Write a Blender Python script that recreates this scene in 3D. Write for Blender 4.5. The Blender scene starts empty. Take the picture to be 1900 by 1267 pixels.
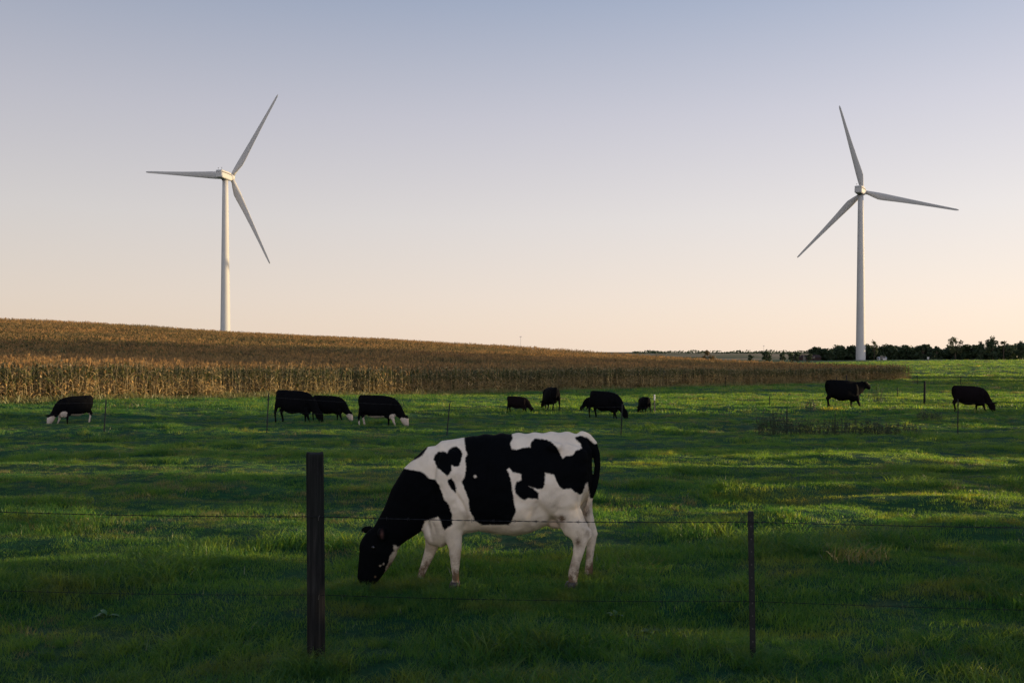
import bpy, math, random
import numpy as np
from mathutils import Vector, Matrix
R = math.radians
rng = np.random.default_rng(7)
random.seed(7)
S = bpy.context.scene
COL = S.collection

# ------------------------------------------------------------------ frame
F = 1600.0            # focal length in pixels of a 1900 px wide picture
CAMH = 2.1
HOR = 655.0           # the row of the eye level
SUN_AZ, SUN_EL = 82.0, 4.2

def at(px, py, Y):
    return Vector(((px - 950) * Y / F, Y, CAMH - (py - HOR) * Y / F))

# ------------------------------------------------------------------ helpers
def tag(o, label=None, cat=None, group=None, kind=None):
    if label: o['label'] = label
    if cat: o['category'] = cat
    if group: o['group'] = group
    if kind: o['kind'] = kind
    return o

def empty(name, loc, rz=0.0, parent=None):
    o = bpy.data.objects.new(name, None)
    COL.objects.link(o); o.location = loc; o.rotation_euler = (0, 0, rz)
    o.empty_display_size = 0.2
    if parent: o.parent = parent
    return o

def np_mesh(name, V, Fq, mats=(), smooth=False, mi=None):
    """V (n,3); Fq list of index tuples or an (m,k) array"""
    me = bpy.data.meshes.new(name)
    V = np.asarray(V, dtype=np.float32)
    if isinstance(Fq, np.ndarray):
        m, k = Fq.shape
        loops = Fq.astype(np.int32).ravel()
        starts = np.arange(0, m * k, k, dtype=np.int32)
        me.vertices.add(len(V)); me.vertices.foreach_set('co', V.ravel())
        me.loops.add(len(loops)); me.loops.foreach_set('vertex_index', loops)
        me.polygons.add(m); me.polygons.foreach_set('loop_start', starts)
        me.update(calc_edges=True)
    else:
        me.from_pydata(V.tolist(), [], [tuple(f) for f in Fq]); me.update()
    for m in mats: me.materials.append(m)
    if mi is not None: me.polygons.foreach_set('material_index', np.asarray(mi, dtype=np.int32))
    me.polygons.foreach_set('use_smooth', np.full(len(me.polygons), smooth))
    me.validate(); me.update()
    return me

def add(name, me, parent=None, loc=(0, 0, 0)):
    o = bpy.data.objects.new(name, me); COL.objects.link(o)
    o.location = loc
    if parent: o.parent = parent
    return o

class MB:
    """collects closed shapes of ONE mesh"""
    def __init__(self): self.v = []; self.f = []; self.m = []
    def shape(self, V, Fc, mi=0):
        b = len(self.v); self.v += [tuple(p) for p in V]
        self.f += [tuple(i + b for i in f) for f in Fc]; self.m += [mi] * len(Fc)
    def loft(self, rings, mi=0, cap=True):
        n = len(rings[0]); V = [p for r in rings for p in r]; Fc = []
        for k in range(len(rings) - 1):
            a = k * n; b = a + n
            for i in range(n):
                j = (i + 1) % n
                Fc.append((a + i, a + j, b + j, b + i))
        if cap:
            Fc.append(tuple(range(n - 1, -1, -1)))
            e = (len(rings) - 1) * n
            Fc.append(tuple(e + i for i in range(n)))
        self.shape(V, Fc, mi)
    def tube(self, pts, rad, seg=8, mi=0):
        pts = [Vector(p) for p in pts]
        if not hasattr(rad, '__len__'): rad = [rad] * len(pts)
        rings = []
        up = None
        for i, p in enumerate(pts):
            t = (pts[min(i + 1, len(pts) - 1)] - pts[max(i - 1, 0)]).normalized()
            if up is None:
                up = Vector((0, 1, 0)) if abs(t.y) < .8 else Vector((1, 0, 0))
            a = (up - t * up.dot(t)).normalized(); b = t.cross(a); up = a
            rings.append([p + (a * math.cos(w) + b * math.sin(w)) * rad[i] for w in [2 * math.pi * k / seg for k in range(seg)]])
        self.loft(rings, mi)
    def box(self, c, s, mi=0, M=None):
        V = [Vector((sx * s[0] / 2, sy * s[1] / 2, sz * s[2] / 2)) for sx in (-1, 1) for sy in (-1, 1) for sz in (-1, 1)]
        if M is not None: V = [M @ v for v in V]
        V = [v + Vector(c) for v in V]
        self.shape(V, [(0, 1, 3, 2), (4, 6, 7, 5), (0, 4, 5, 1), (2, 3, 7, 6), (0, 2, 6, 4), (1, 5, 7, 3)], mi)
    def build(self, name, mats, parent=None, smooth=False, loc=(0, 0, 0)):
        if not isinstance(mats, (list, tuple)): mats = [mats]
        return add(name, np_mesh(name, np.array(self.v), self.f, mats, smooth, self.m), parent, loc)

# value noise, vectorised
def vnoise(x, y, seed=0):
    x = np.asarray(x, float); y = np.asarray(y, float)
    xi = np.floor(x).astype(np.int64); yi = np.floor(y).astype(np.int64)
    xf = x - xi; yf = y - yi
    u = xf * xf * (3 - 2 * xf); v = yf * yf * (3 - 2 * yf)
    def h(a, b):
        n = (a * 374761393 + b * 668265263 + seed * 1442695041) & 0xffffffff
        n = ((n ^ (n >> 13)) * 1274126177) & 0xffffffff
        n = n ^ (n >> 16)
        return (n & 0xffff) / 32767.5 - 1.0
    return (h(xi, yi) * (1 - u) + h(xi + 1, yi) * u) * (1 - v) + (h(xi, yi + 1) * (1 - u) + h(xi + 1, yi + 1) * u) * v

def sst(t):
    t = np.clip(t, 0, 1); return t * t * (3 - 2 * t)

# ------------------------------------------------------------------ terrain
E0 = np.array([-30.0, 51.0]); ED = np.array([0.7107, 0.7035]); EN = np.array([-0.7035, 0.7107])
def y_edge(x): return 51 + .99 * (np.asarray(x, float) + 30)

def h(x, y, bumps=True):
    x = np.asarray(x, float); y = np.asarray(y, float)
    r = np.hypot(x, y)
    yy = np.maximum(y, 0)
    P = np.interp(yy, [0, 8, 14, 20, 30, 40, 51, 77, 105, 148, 250, 400, 700, 1500, 2600, 7000],
                  [0, 0, -.15, -.45, -.85, -1.08, -1.2, -1.55, -2.0, -2.5, -2.0, -1.7, -3, 1.5, 3.5, -10])
    P = P + .0127 * np.clip(-x, 0, 160) * sst((y - 25) / 25) * (1 - sst((y - 260) / 200))
    P = P + .012 * np.clip(x - 85, 0, 90) * sst((y - 120) / 120) * (1 - sst((y - 330) / 150))
    ridge = 1.28 - .055 * np.clip(x, -170, 75)
    yb = np.maximum(y_edge(x), 55) + 3
    t = sst((y - yb) / np.maximum(222 - yb, 30))
    m = (1 - sst((x - 60) / 25))
    ridge2 = ridge - np.maximum(y - 222, 0) * .022
    ridge2 = np.maximum(ridge2, P - .2)
    z = P + (ridge2 - P) * t * m * (1 - sst((y - 450) / 200))
    if bumps:
        b = .060 * vnoise(x * .55, y * .85, 1) + .055 * vnoise(x * 1.1 + 9, y * 1.7, 2) + .15 * vnoise(x * .13, y * .24, 3)
        b = b * sst((r - 1) / 3) * (1 - .75 * np.exp(-((x + .3) ** 2 / 3 + (y - 7.9) ** 2 / .8))) * (1 - np.exp(-((x + 1.33) ** 2 + (y - 5.8) ** 2) / .3)) * (1 - np.exp(-((x - 1.66) ** 2 + (y - 5.9) ** 2) / .3))
        b = b + .25 * vnoise(x * .03, y * .05, 4) * sst((r - 60) / 60) + 2.2 * vnoise(x * .004, y * .006, 5) * sst((r - 500) / 500)
        z = z + b
    return z
def hz(x, y): return float(h(np.array([x]), np.array([y]))[0])

# ------------------------------------------------------------------ materials
def newmat(name):
    m = bpy.data.materials.new(name); m.use_nodes = True
    nt = m.node_tree; nt.nodes.clear()
    out = nt.nodes.new('ShaderNodeOutputMaterial')
    return m, nt, out
def N(nt, t, **kw):
    n = nt.nodes.new(t)
    for k, v in kw.items():
        if k.startswith('i_'):
            n.inputs[k[2:]].default_value = v
        else: setattr(n, k, v)
    return n
def ramp(nt, fac, stops, interp='LINEAR'):
    n = nt.nodes.new('ShaderNodeValToRGB'); cr = n.color_ramp; cr.interpolation = interp
    while len(cr.elements) < len(stops): cr.elements.new(.5)
    for e, (p, c) in zip(cr.elements, stops):
        e.position = p; e.color = (*c, 1) if len(c) == 3 else c
    nt.links.new(fac, n.inputs[0]); return n.outputs[0]
def mixc(nt, fac, a, b, mode='MIX'):
    n = nt.nodes.new('ShaderNodeMix'); n.data_type = 'RGBA'; n.blend_type = mode
    for s, v in ((n.inputs[0], fac), (n.inputs[6], a), (n.inputs[7], b)):
        if isinstance(v, bpy.types.NodeSocket): nt.links.new(v, s)
        elif isinstance(v, (tuple, list)): s.default_value = (*v, 1) if len(v) == 3 else v
        else: s.default_value = v
    return n.outputs[2]
def noise(nt, scale, vec=None, detail=3, rough=.55):
    n = N(nt, 'ShaderNodeTexNoise'); n.inputs['Scale'].default_value = scale
    n.inputs['Detail'].default_value = detail; n.inputs['Roughness'].default_value = rough
    if vec is not None: nt.links.new(vec, n.inputs['Vector'])
    return n.outputs['Fac']
def pos(nt, scale=(1, 1, 1), obj=False):
    if obj: s = N(nt, 'ShaderNodeTexCoord').outputs['Object']
    else: s = N(nt, 'ShaderNodeNewGeometry').outputs['Position']
    m = N(nt, 'ShaderNodeMapping'); m.inputs['Scale'].default_value = scale
    nt.links.new(s, m.inputs['Vector']); return m.outputs[0]
def math_(nt, op, a, b=None):
    n = N(nt, 'ShaderNodeMath', operation=op)
    for i, v in enumerate((a, b)):
        if v is None: continue
        if isinstance(v, bpy.types.NodeSocket): nt.links.new(v, n.inputs[i])
        else: n.inputs[i].default_value = v
    return n.outputs[0]
def bsdf(nt, out, col, rough=.7, spec=.3, bump=None, bumpstr=.3, bumpdist=.01, metal=0):
    b = N(nt, 'ShaderNodeBsdfPrincipled')
    if isinstance(col, bpy.types.NodeSocket): nt.links.new(col, b.inputs['Base Color'])
    else: b.inputs['Base Color'].default_value = (*col, 1)
    if isinstance(rough, bpy.types.NodeSocket): nt.links.new(rough, b.inputs['Roughness'])
    else: b.inputs['Roughness'].default_value = rough
    b.inputs['Specular IOR Level'].default_value = spec; b.inputs['Metallic'].default_value = metal
    if bump is not None:
        bn = N(nt, 'ShaderNodeBump'); bn.inputs['Strength'].default_value = bumpstr; bn.inputs['Distance'].default_value = bumpdist
        nt.links.new(bump, bn.inputs['Height']); nt.links.new(bn.outputs[0], b.inputs['Normal'])
    nt.links.new(b.outputs[0], out.inputs[0]); return b
def leafy(nt, out, col, trans=.4, rough=.6, tcol=None):
    b = N(nt, 'ShaderNodeBsdfPrincipled'); nt.links.new(col, b.inputs['Base Color'])
    b.inputs['Roughness'].default_value = rough; b.inputs['Specular IOR Level'].default_value = .25
    t = N(nt, 'ShaderNodeBsdfTranslucent'); nt.links.new(tcol or col, t.inputs['Color'])
    mx = N(nt, 'ShaderNodeMixShader'); mx.inputs[0].default_value = trans
    nt.links.new(b.outputs[0], mx.inputs[1]); nt.links.new(t.outputs[0], mx.inputs[2]); nt.links.new(mx.outputs[0], out.inputs[0])

def simple(name, col, rough=.7, spec=.3, var=.25, scale=6, metal=0, bump=0.0, bscale=60):
    m, nt, out = newmat(name)
    p = pos(nt, obj=True)
    c2 = tuple(c * (1 - var) for c in col)
    c = ramp(nt, noise(nt, scale, p), [(.3, c2), (.7, col)])
    bsdf(nt, out, c, rough, spec, noise(nt, bscale, p) if bump else None, bump, .01, metal)
    return m

def field_tint(nt):
    """patches of turf: deep green, mid green, yellowing and straw, the yellow also painted in for sun streaks"""
    p = pos(nt, (.16, .42, 0)); p2 = pos(nt, (.9, 1.7, 0)); p3 = pos(nt, (.05, .12, 0))
    a = noise(nt, 1, p, 4, .6); b = noise(nt, 1, p2, 3, .6); c = noise(nt, 1, p3, 2)
    g = ramp(nt, a, [(.30, (.0055, .038, .020)), (.46, (.0095, .060, .025)), (.60, (.020, .082, .027)), (.67, (.070, .115, .033)), (.76, (.13, .14, .045))])
    g = mixc(nt, math_(nt, 'MULTIPLY', ramp(nt, b, [(.52, (0, 0, 0)), (.72, (1, 1, 1))]), .45), g, (.105, .105, .045))
    g = mixc(nt, math_(nt, 'MULTIPLY', ramp(nt, c, [(.40, (1, 1, 1)), (.55, (0, 0, 0))]), .5), g, (.020, .066, .022))
    return g

M = {}
m, nt, out = newmat('pasture_ground')
g = field_tint(nt)
y = N(nt, 'ShaderNodeSeparateXYZ'); nt.links.new(N(nt, 'ShaderNodeNewGeometry').outputs['Position'], y.inputs[0])
far = math_(nt, 'MULTIPLY', math_(nt, 'SUBTRACT', y.outputs[1], 420), .003)
fields = ramp(nt, noise(nt, 1, pos(nt, (.0016, .006, 0)), 1), [(.40, (.05, .07, .03)), (.47, (.22, .17, .11)), (.55, (.10, .11, .05)), (.62, (.27, .21, .14))], 'CONSTANT')
cl = N(nt, 'ShaderNodeClamp'); nt.links.new(far, cl.inputs[0])
g2 = mixc(nt, cl.outputs[0], g, fields)
fine = noise(nt, 14, pos(nt, (1, 1, 1)), 5, .7)
g2 = mixc(nt, .8, g2, ramp(nt, fine, [(.3, (.45, .45, .45)), (.7, (1.15, 1.15, 1.15))]), 'MULTIPLY')
bsdf(nt, out, g2, .9, .1, fine, .9, .06)
M['ground'] = m

m, nt, out = newmat('field_soil')
bsdf(nt, out, ramp(nt, noise(nt, 3, pos(nt), 4), [(.3, (.05, .038, .022)), (.7, (.11, .08, .045))]), .95, .1)
M['soil'] = m

def grass_mat(name, mul=1.0, dry=0.0):
    m, nt, out = newmat(name)
    g = field_tint(nt)
    rnd = N(nt, 'ShaderNodeObjectInfo').outputs['Random']
    g = mixc(nt, ramp(nt, rnd, [(.3, (.0, .0, .0)), (1, (.5, .5, .5))]), g, (.060, .140, .042))
    g = mixc(nt, ramp(nt, rnd, [(.0, (.55, .55, .55)), (.35, (.0, .0, .0))]), g, (.012, .045, .016))
    if dry: g = mixc(nt, dry, g, (.20, .18, .07))
    g = mixc(nt, 1.0, g, (mul, mul, mul), 'MULTIPLY')
    warm = mixc(nt, 1.0, g, (1.5, 1.2, .7) if dry else (5.8, 2.9, .6), 'MULTIPLY')
    leafy(nt, out, g, .35 if dry else .55, .40, warm)
    return m
M['grass'] = grass_mat('grass_blade', 1.45)
M['grass_dry'] = grass_mat('straw_blade', 1.1, .75)
M['grass_pale'] = leafy_pale = simple('pale_stem', (.24, .25, .16), .6, .2)
M['dock'] = simple('dock_leaf', (.05, .12, .035), .5, .4)

def leafmat(name, c1, c2, trans=.35, sc=.6, vary=False):
    m, nt, out = newmat(name)
    c = ramp(nt, noise(nt, sc, pos(nt), 3), [(.3, c1), (.7, c2)])
    if vary:   # plants differ, and so do parts of the field
        c = mixc(nt, 1.0, c, ramp(nt, N(nt, 'ShaderNodeObjectInfo').outputs['Random'], [(0, (.42, .45, .5)), (.6, (1, 1, 1)), (1, (1.25, 1.2, 1.05))]), 'MULTIPLY')
        c = mixc(nt, 1.0, c, ramp(nt, noise(nt, 1, pos(nt, (.05, .05, 0)), 3), [(.32, (.60, .70, .72)), (.62, (1.1, 1.0, .95))]), 'MULTIPLY')
    leafy(nt, out, c, trans)
    return m
M['tree_dark'] = leafmat('tree_leaf_dark', (.016, .030, .014), (.035, .055, .020), .2)
M['tree_mid'] = leafmat('tree_leaf_olive', (.035, .050, .018), (.065, .075, .026), .25)
M['tree_autumn'] = leafmat('tree_leaf_autumn', (.09, .06, .022), (.14, .09, .03), .3)
M['bark'] = simple('tree_bark', (.06, .048, .036), .9, .1)
M['weed'] = leafmat('weed_stem', (.026, .044, .022), (.060, .066, .036), .2, 4)
M['corn_green'] = leafmat('corn_leaf_green', (.060, .085, .026), (.17, .16, .055), .4, 2, True)
M['corn_dry'] = leafmat('corn_leaf_dry', (.44, .30, .115), (.70, .53, .25), .4, 2, True)
M['corn_tassel'] = leafmat('corn_tassel', (.27, .165, .065), (.41, .26, .105), .35, 1, True)
M['corn_stalk'] = leafmat('corn_stalk', (.18, .14, .06), (.30, .22, .10), .0, 2)

M['turbine'] = simple('turbine_paint', (.38, .37, .355), .6, .2, .05, .15)
M['turbine_grey'] = simple('turbine_seam', (.10, .10, .11), .6, .3)
M['steel'] = simple('post_steel', (.012, .015, .015), .55, .4, .4, 20, .3, .3)
M['steel_pale'] = simple('post_top_paint', (.55, .54, .50), .6, .3, .2, 30)
M['wire'] = simple('wire_steel', (.02, .02, .022), .5, .5, .4, 30, .6)
M['stud'] = simple('post_stud', (.085, .08, .07), .6, .3, .3, 40)
M['hoof'] = simple('hoof_horn', (.045, .036, .028), .5, .4)
M['eye'] = simple('eye_dark', (.006, .005, .005), .08, .6, .1)
M['barn'] = simple('barn_red', (.028, .015, .013), .8, .2)
M['roof'] = simple('roof_tin', (.25, .25, .26), .5, .4)
M['whitewash'] = simple('white_siding', (.45, .43, .41), .7, .3)
M['window'] = simple('window_glass', (.03, .035, .04), .1, .6)

m, nt, out = newmat('weathered_wood')
p = pos(nt, (38, 38, 1.6), True)
n1 = noise(nt, 1, p, 6, .7); n2 = noise(nt, 3.0, pos(nt, (1, 1, 1), True), 3)
c = ramp(nt, n1, [(.32, (.004, .004, .004)), (.5, (.014, .0135, .013)), (.68, (.042, .040, .037))])
c = mixc(nt, ramp(nt, n2, [(.45, (0, 0, 0)), (.7, (.6, .6, .6))]), c, (.012, .016, .013))
bsdf(nt, out, c, .9, .15, n1, 1.0, .012); M['wood'] = m

def coat_mat(name, dark, white=(.82, .695, .54)):
    m, nt, out = newmat(name)
    a = N(nt, 'ShaderNodeAttribute', attribute_name='coat').outputs['Fac']
    d = N(nt, 'ShaderNodeAttribute', attribute_name='dirt_shade').outputs['Fac']
    pk = N(nt, 'ShaderNodeAttribute', attribute_name='pink').outputs['Fac']
    p = pos(nt, obj=True)
    wob = math_(nt, 'MULTIPLY', math_(nt, 'SUBTRACT', noise(nt, 34, p, 5, .75), .5), .034)
    f = math_(nt, 'ADD', math_(nt, 'MULTIPLY', math_(nt, 'ADD', a, wob), 75), .5)
    cl = N(nt, 'ShaderNodeClamp'); nt.links.new(f, cl.inputs[0])
    w = mixc(nt, ramp(nt, noise(nt, 7, p, 4, .65), [(.42, (0, 0, 0)), (.75, (.40, .40, .40))]), white, (.50, .40, .31))
    dn = math_(nt, 'MULTIPLY', d, ramp(nt, noise(nt, 11, p, 5, .7), [(.34, (.25, .25, .25)), (.62, (1, 1, 1))]))
    cd_ = N(nt, 'ShaderNodeClamp'); nt.links.new(dn, cd_.inputs[0])
    w = mixc(nt, cd_.outputs[0], w, (.13, .085, .05))
    w = mixc(nt, pk, w, (.42, .20, .16))
    bl = mixc(nt, noise(nt, 9, p, 3), dark, tuple(c * 1.8 for c in dark))
    bl = mixc(nt, math_(nt, 'MULTIPLY', pk, .35), bl, (.20, .09, .07))
    c = mixc(nt, cl.outputs[0], w, bl)
    hair = noise(nt, 1, pos(nt, (90, 90, 260), True), 3, .6)
    big = noise(nt, 5, p, 2)
    hh = math_(nt, 'ADD', math_(nt, 'MULTIPLY', hair, .02), math_(nt, 'MULTIPLY', big, 1.6))
    b = bsdf(nt, out, c, .8, .04, hh, .35, .012)
    
    return m
M['coat'] = coat_mat('cow_coat', (.0016, .0019, .0024))
M['coat_brown'] = coat_mat('cow_coat_brown', (.0042, .0026, .0028), (.55, .47, .40))
M['coat_herd'] = coat_mat('cow_coat_herd', (.0018, .0018, .0022), (.46, .38, .31))

# ------------------------------------------------------------------ ground sheet (one polar sheet to the horizon)
rad = [0.0]; r = .6
while r < 7000:
    rad.append(r); r *= 1.0125 if r < 320 else 1.03
rad = np.array(rad[1:])
ang = np.concatenate([np.arange(-48, 48, .22), np.arange(48, 312, 3.0)])
ang = np.radians(ang)
A, RR = np.meshgrid(ang, rad)
X = RR * np.sin(A); Y = RR * np.cos(A)
Z = h(X, Y)
nr, na = X.shape
V = np.stack([X.ravel(), Y.ravel(), Z.ravel()], 1)
i, j = np.meshgrid(np.arange(nr - 1), np.arange(na), indexing='ij')
j2 = (j + 1) % na
Fq = np.stack([i * na + j, (i + 1) * na + j, (i + 1) * na + j2, i * na + j2], -1).reshape(-1, 4)[:, ::-1]
c0 = len(V); V = np.vstack([V, [[0, 0, hz(0, 0)]]])
# close the small hole under the camera with quads (degenerate-free fan of pairs)
fan = np.array([[c0, k, (k + 1) % na, (k + 2) % na] for k in range(0, na - 1, 2)])[:, ::-1]
Fq = np.vstack([Fq, fan])
# soil under the corn
cx_ = V[Fq].mean(1)
din = (cx_[:, :2] - E0) @ EN
mi = ((din > .3) & (din < 190) & (cx_[:, 1] < 330) & ((cx_[:, :2] - E0) @ ED < 139.5)).astype(np.int32)
go = add('ground', np_mesh('ground', V, Fq, (M['ground'], M['soil']), True, mi))
go['kind'] = 'structure'

# ------------------------------------------------------------------ scattering (stuff only)
def scatter(name, protos, P, rot, scl, idx, label, kind='stuff', cat=None):
    me = bpy.data.meshes.new(name)
    me.vertices.add(len(P)); me.vertices.foreach_set('co', np.asarray(P, np.float32).ravel())
    for nm, typ, arr in (('rot', 'FLOAT_VECTOR', rot), ('scl', 'FLOAT_VECTOR', scl)):
        a = me.attributes.new(nm, typ, 'POINT'); a.data.foreach_set('vector', np.asarray(arr, np.float32).ravel())
    a = me.attributes.new('idx', 'INT', 'POINT'); a.data.foreach_set('value', np.asarray(idx, np.int32))
    o = add(name, me)
    c = bpy.data.collections.new(name + '_kinds')
    for k, pm in enumerate(protos):
        q = bpy.data.objects.new('%s_kind_%02d' % (name, k), pm); c.objects.link(q)
    ng = bpy.data.node_groups.new(name + '_scatter', 'GeometryNodeTree')
    ng.interface.new_socket('Geometry', in_out='INPUT', socket_type='NodeSocketGeometry')
    ng.interface.new_socket('Geometry', in_out='OUTPUT', socket_type='NodeSocketGeometry')
    n = ng.nodes; L = ng.links
    gi = n.new('NodeGroupInput'); gout = n.new('NodeGroupOutput')
    mp = n.new('GeometryNodeMeshToPoints')
    ci = n.new('GeometryNodeCollectionInfo'); ci.inputs[0].default_value = c
    ci.inputs['Separate Children'].default_value = True; ci.inputs['Reset Children'].default_value = True
    ip = n.new('GeometryNodeInstanceOnPoints'); ip.inputs['Pick Instance'].default_value = True
    def na_(nm, t):
        q = n.new('GeometryNodeInputNamedAttribute'); q.data_type = t; q.inputs[0].default_value = nm
        return [s for s in q.outputs if s.enabled and s.name == 'Attribute'][0]
    e2r = n.new('FunctionNodeEulerToRotation')
    L.new(na_('rot', 'FLOAT_VECTOR'), e2r.inputs[0])
    L.new(gi.outputs[0], mp.inputs[0]); L.new(mp.outputs[0], ip.inputs['Points']); L.new(ci.outputs[0], ip.inputs['Instance'])
    L.new(na_('idx', 'INT'), ip.inputs['Instance Index']); L.new(e2r.outputs[0], ip.inputs['Rotation'])
    L.new(na_('scl', 'FLOAT_VECTOR'), ip.inputs['Scale']); L.new(ip.outputs[0], gout.inputs[0])
    md = o.modifiers.new('scatter', 'NODES'); md.node_group = ng
    tag(o, label, cat, None, kind)
    return o

def grass_clump(n, hgt, spread, width, lean, mats, seed, segs=3):
    rg = np.random.default_rng(seed); V = []; Fc = []
    for k in range(n):
        a = rg.uniform(0, 2 * math.pi); rr = spread * math.sqrt(rg.uniform(0, 1))
        bx, by = rr * math.cos(a), rr * math.sin(a)
        d = rg.uniform(0, 2 * math.pi); H = hgt * rg.uniform(.45, 1.1); ln = lean * rg.uniform(.2, 1.2) * H
        w = width * rg.uniform(.6, 1.2); f = rg.uniform(0, math.pi)
        wx, wy = math.cos(f) * w / 2, math.sin(f) * w / 2
        b = len(V)
        for s in range(segs + 1):
            t = s / segs
            x = bx + math.cos(d) * ln * t * t; yv = by + math.sin(d) * ln * t * t
            z = H * (t - .28 * lean * t * t * t) - .015
            k2 = (1 - t) ** .7
            if s < segs: V += [(x - wx * k2, yv - wy * k2, z), (x + wx * k2, yv + wy * k2, z)]
            else: V.append((x, yv, z))
        for s in range(segs - 1): Fc.append((b + 2 * s, b + 2 * s + 1, b + 2 * s + 3, b + 2 * s + 2))
        e = b + 2 * (segs - 1); Fc.append((e, e + 1, e + 2))
    return np_mesh('grass_clump', np.array(V), Fc, mats)

G = [grass_clump(56, .075, .16, .0065, .7, (M['grass'],), 1), grass_clump(56, .060, .17, .0065, .9, (M['grass'],), 2),
     grass_clump(46, .115, .12, .0065, .9, (M['grass'],), 3), grass_clump(40, .17, .10, .0065, 1.0, (M['grass'],), 4),
     grass_clump(40, .10, .14, .0055, .8, (M['grass_dry'],), 5), grass_clump(30, .13, .30, .022, .8, (M['grass'],), 6, 2),
     grass_clump(26, .20, .30, .022, .8, (M['grass_dry'],), 7, 2), grass_clump(4, .10, .20, .006, .6, (M['grass_pale'],), 8)]

P = []; ROT = []; SC = []; IDX = []
def sow(y0, y1, dens, xm, big=False, smin=.8, smax=1.25):
    A_ = (y1 - y0) * 2 * (.62 * y1 + xm); n = int(A_ * dens)
    y = rng.uniform(y0, y1, n); x = rng.uniform(-1, 1, n) * (.62 * y1 + xm)
    ok = np.abs(x) < .62 * y + xm
    ok &= ((np.stack([x, y], 1) - E0) @ EN < .4) | ((np.stack([x, y], 1) - E0) @ ED > 139.5)
    x, y = x[ok], y[ok]; n = len(x)
    tall = vnoise(x * .9 + 3, y * 1.4, 11) + .6 * vnoise(x * .3, y * .5, 12)
    dry = vnoise(x * .5, y * .9, 13) + .5 * vnoise(x * 1.7, y * 2.3, 14)
    u = rng.uniform(0, 1, n)
    if not big:
        idx = np.where(u < .55, 0, 1)
        idx = np.where((tall > .35) & (u < .7), 2, idx)
        idx = np.where((tall > .75) & (u < .5), 3, idx)
        fr = y < 6.4
        idx = np.where(fr & (u < .55), 3, idx); idx = np.where(fr & (u > .8), 2, idx)
        idx = np.where((dry > .8) & (u > .80), 4, idx)
        swath = vnoise(x * .10 + 7, y * .42, 15) + .45 * vnoise(x * .6, y * 1.1, 16)
        idx = np.where((swath > .42) & (y > 10.5) & (rng.uniform(0, 1, n) < .16), 4, idx)  # straw clumps in long streaks, standing in for yellow sunlit grass
        idx = np.where(rng.uniform(0, 1, n) < .02, 7, idx)
    else:
        idx = np.where((dry > .55) & (u > .8), 6, 5)
    s = rng.uniform(smin, smax, n) * (1 + .50 * np.clip(tall, -1, 1))
    P.append(np.stack([x, y, h(x, y)], 1)); IDX.append(idx)
    ROT.append(np.stack([rng.normal(0, .08, n), rng.normal(0, .08, n), rng.uniform(0, 6.28, n)], 1))
    SC.append(np.stack([s, s, s * rng.uniform(.8, 1.15, n)], 1))
def ring(x0, y0, r0, n, kind, s0, s1):
    a = rng.uniform(0, 6.28, n); q = r0 * np.sqrt(rng.uniform(.1, 1, n)); x = x0 + q * np.cos(a); y = y0 + q * np.sin(a); k = rng.uniform(s0, s1, n)
    P.append(np.stack([x, y, h(x, y)], 1)); IDX.append(np.full(n, kind)); ROT.append(np.stack([rng.normal(0, .1, n), rng.normal(0, .1, n), rng.uniform(0, 6.28, n)], 1)); SC.append(np.stack([k, k, k], 1))
for hx, hy_ in ((.54, 7.68), (.716, 8.0), (-.504, 7.68), (-.86, 7.98)): ring(hx, hy_, .17, 34, 2, .85, 1.35)
ring(-1.36, 7.82, .26, 40, 2, .8, 1.3)
ring(-1.33, 5.74, .20, 40, 3, .8, 1.3); ring(1.655, 5.86, .18, 22, 3, .6, 1.0)
n = 3200; t = rng.uniform(-10, 125, n); q = E0 + ED * t[:, None] + EN * rng.uniform(-.9, .4, n)[:, None]; k = rng.uniform(1.0, 3.0, n) * (1 + .5 * vnoise(t * .3, t * 0, 51))
P.append(np.stack([q[:, 0], q[:, 1], h(q[:, 0], q[:, 1])], 1)); IDX.append(np.where(rng.uniform(0, 1, n) < .5, 6, 4)); ROT.append(np.stack([rng.normal(0, .15, n), rng.normal(0, .15, n), rng.uniform(0, 6.28, n)], 1)); SC.append(np.stack([k, k, k], 1))
sow(3.5, 9.5, 100, 3.0)
n = 420; x = rng.uniform(-1.7, 1.2, n); y = rng.uniform(7.1, 8.0, n); q = rng.uniform(.6, 1.0, n)
P.append(np.stack([x, y, h(x, y)], 1)); IDX.append(np.full(n, 2)); ROT.append(np.stack([rng.normal(0, .1, n), rng.normal(0, .1, n), rng.uniform(0, 6.28, n)], 1)); SC.append(np.stack([q, q, q], 1))
sow(5, 9.5, 1, .5); sow(9.5, 16, 60, 3.0); sow(16, 27, 34, 3.0); sow(27, 45, 14, 3, False, 1.0, 1.5)
sow(45, 80, 5, 3, True, 1.0, 1.6); sow(80, 160, 1.6, 4, True, 1.3, 2.2); sow(160, 330, .35, 5, True, 2.0, 3.2)
scatter('grass', G, np.vstack(P), np.vstack(ROT), np.vstack(SC), np.concatenate(IDX), 'tufty green pasture grass with yellowing patches and yellow streaks standing in for sunlight')

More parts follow.
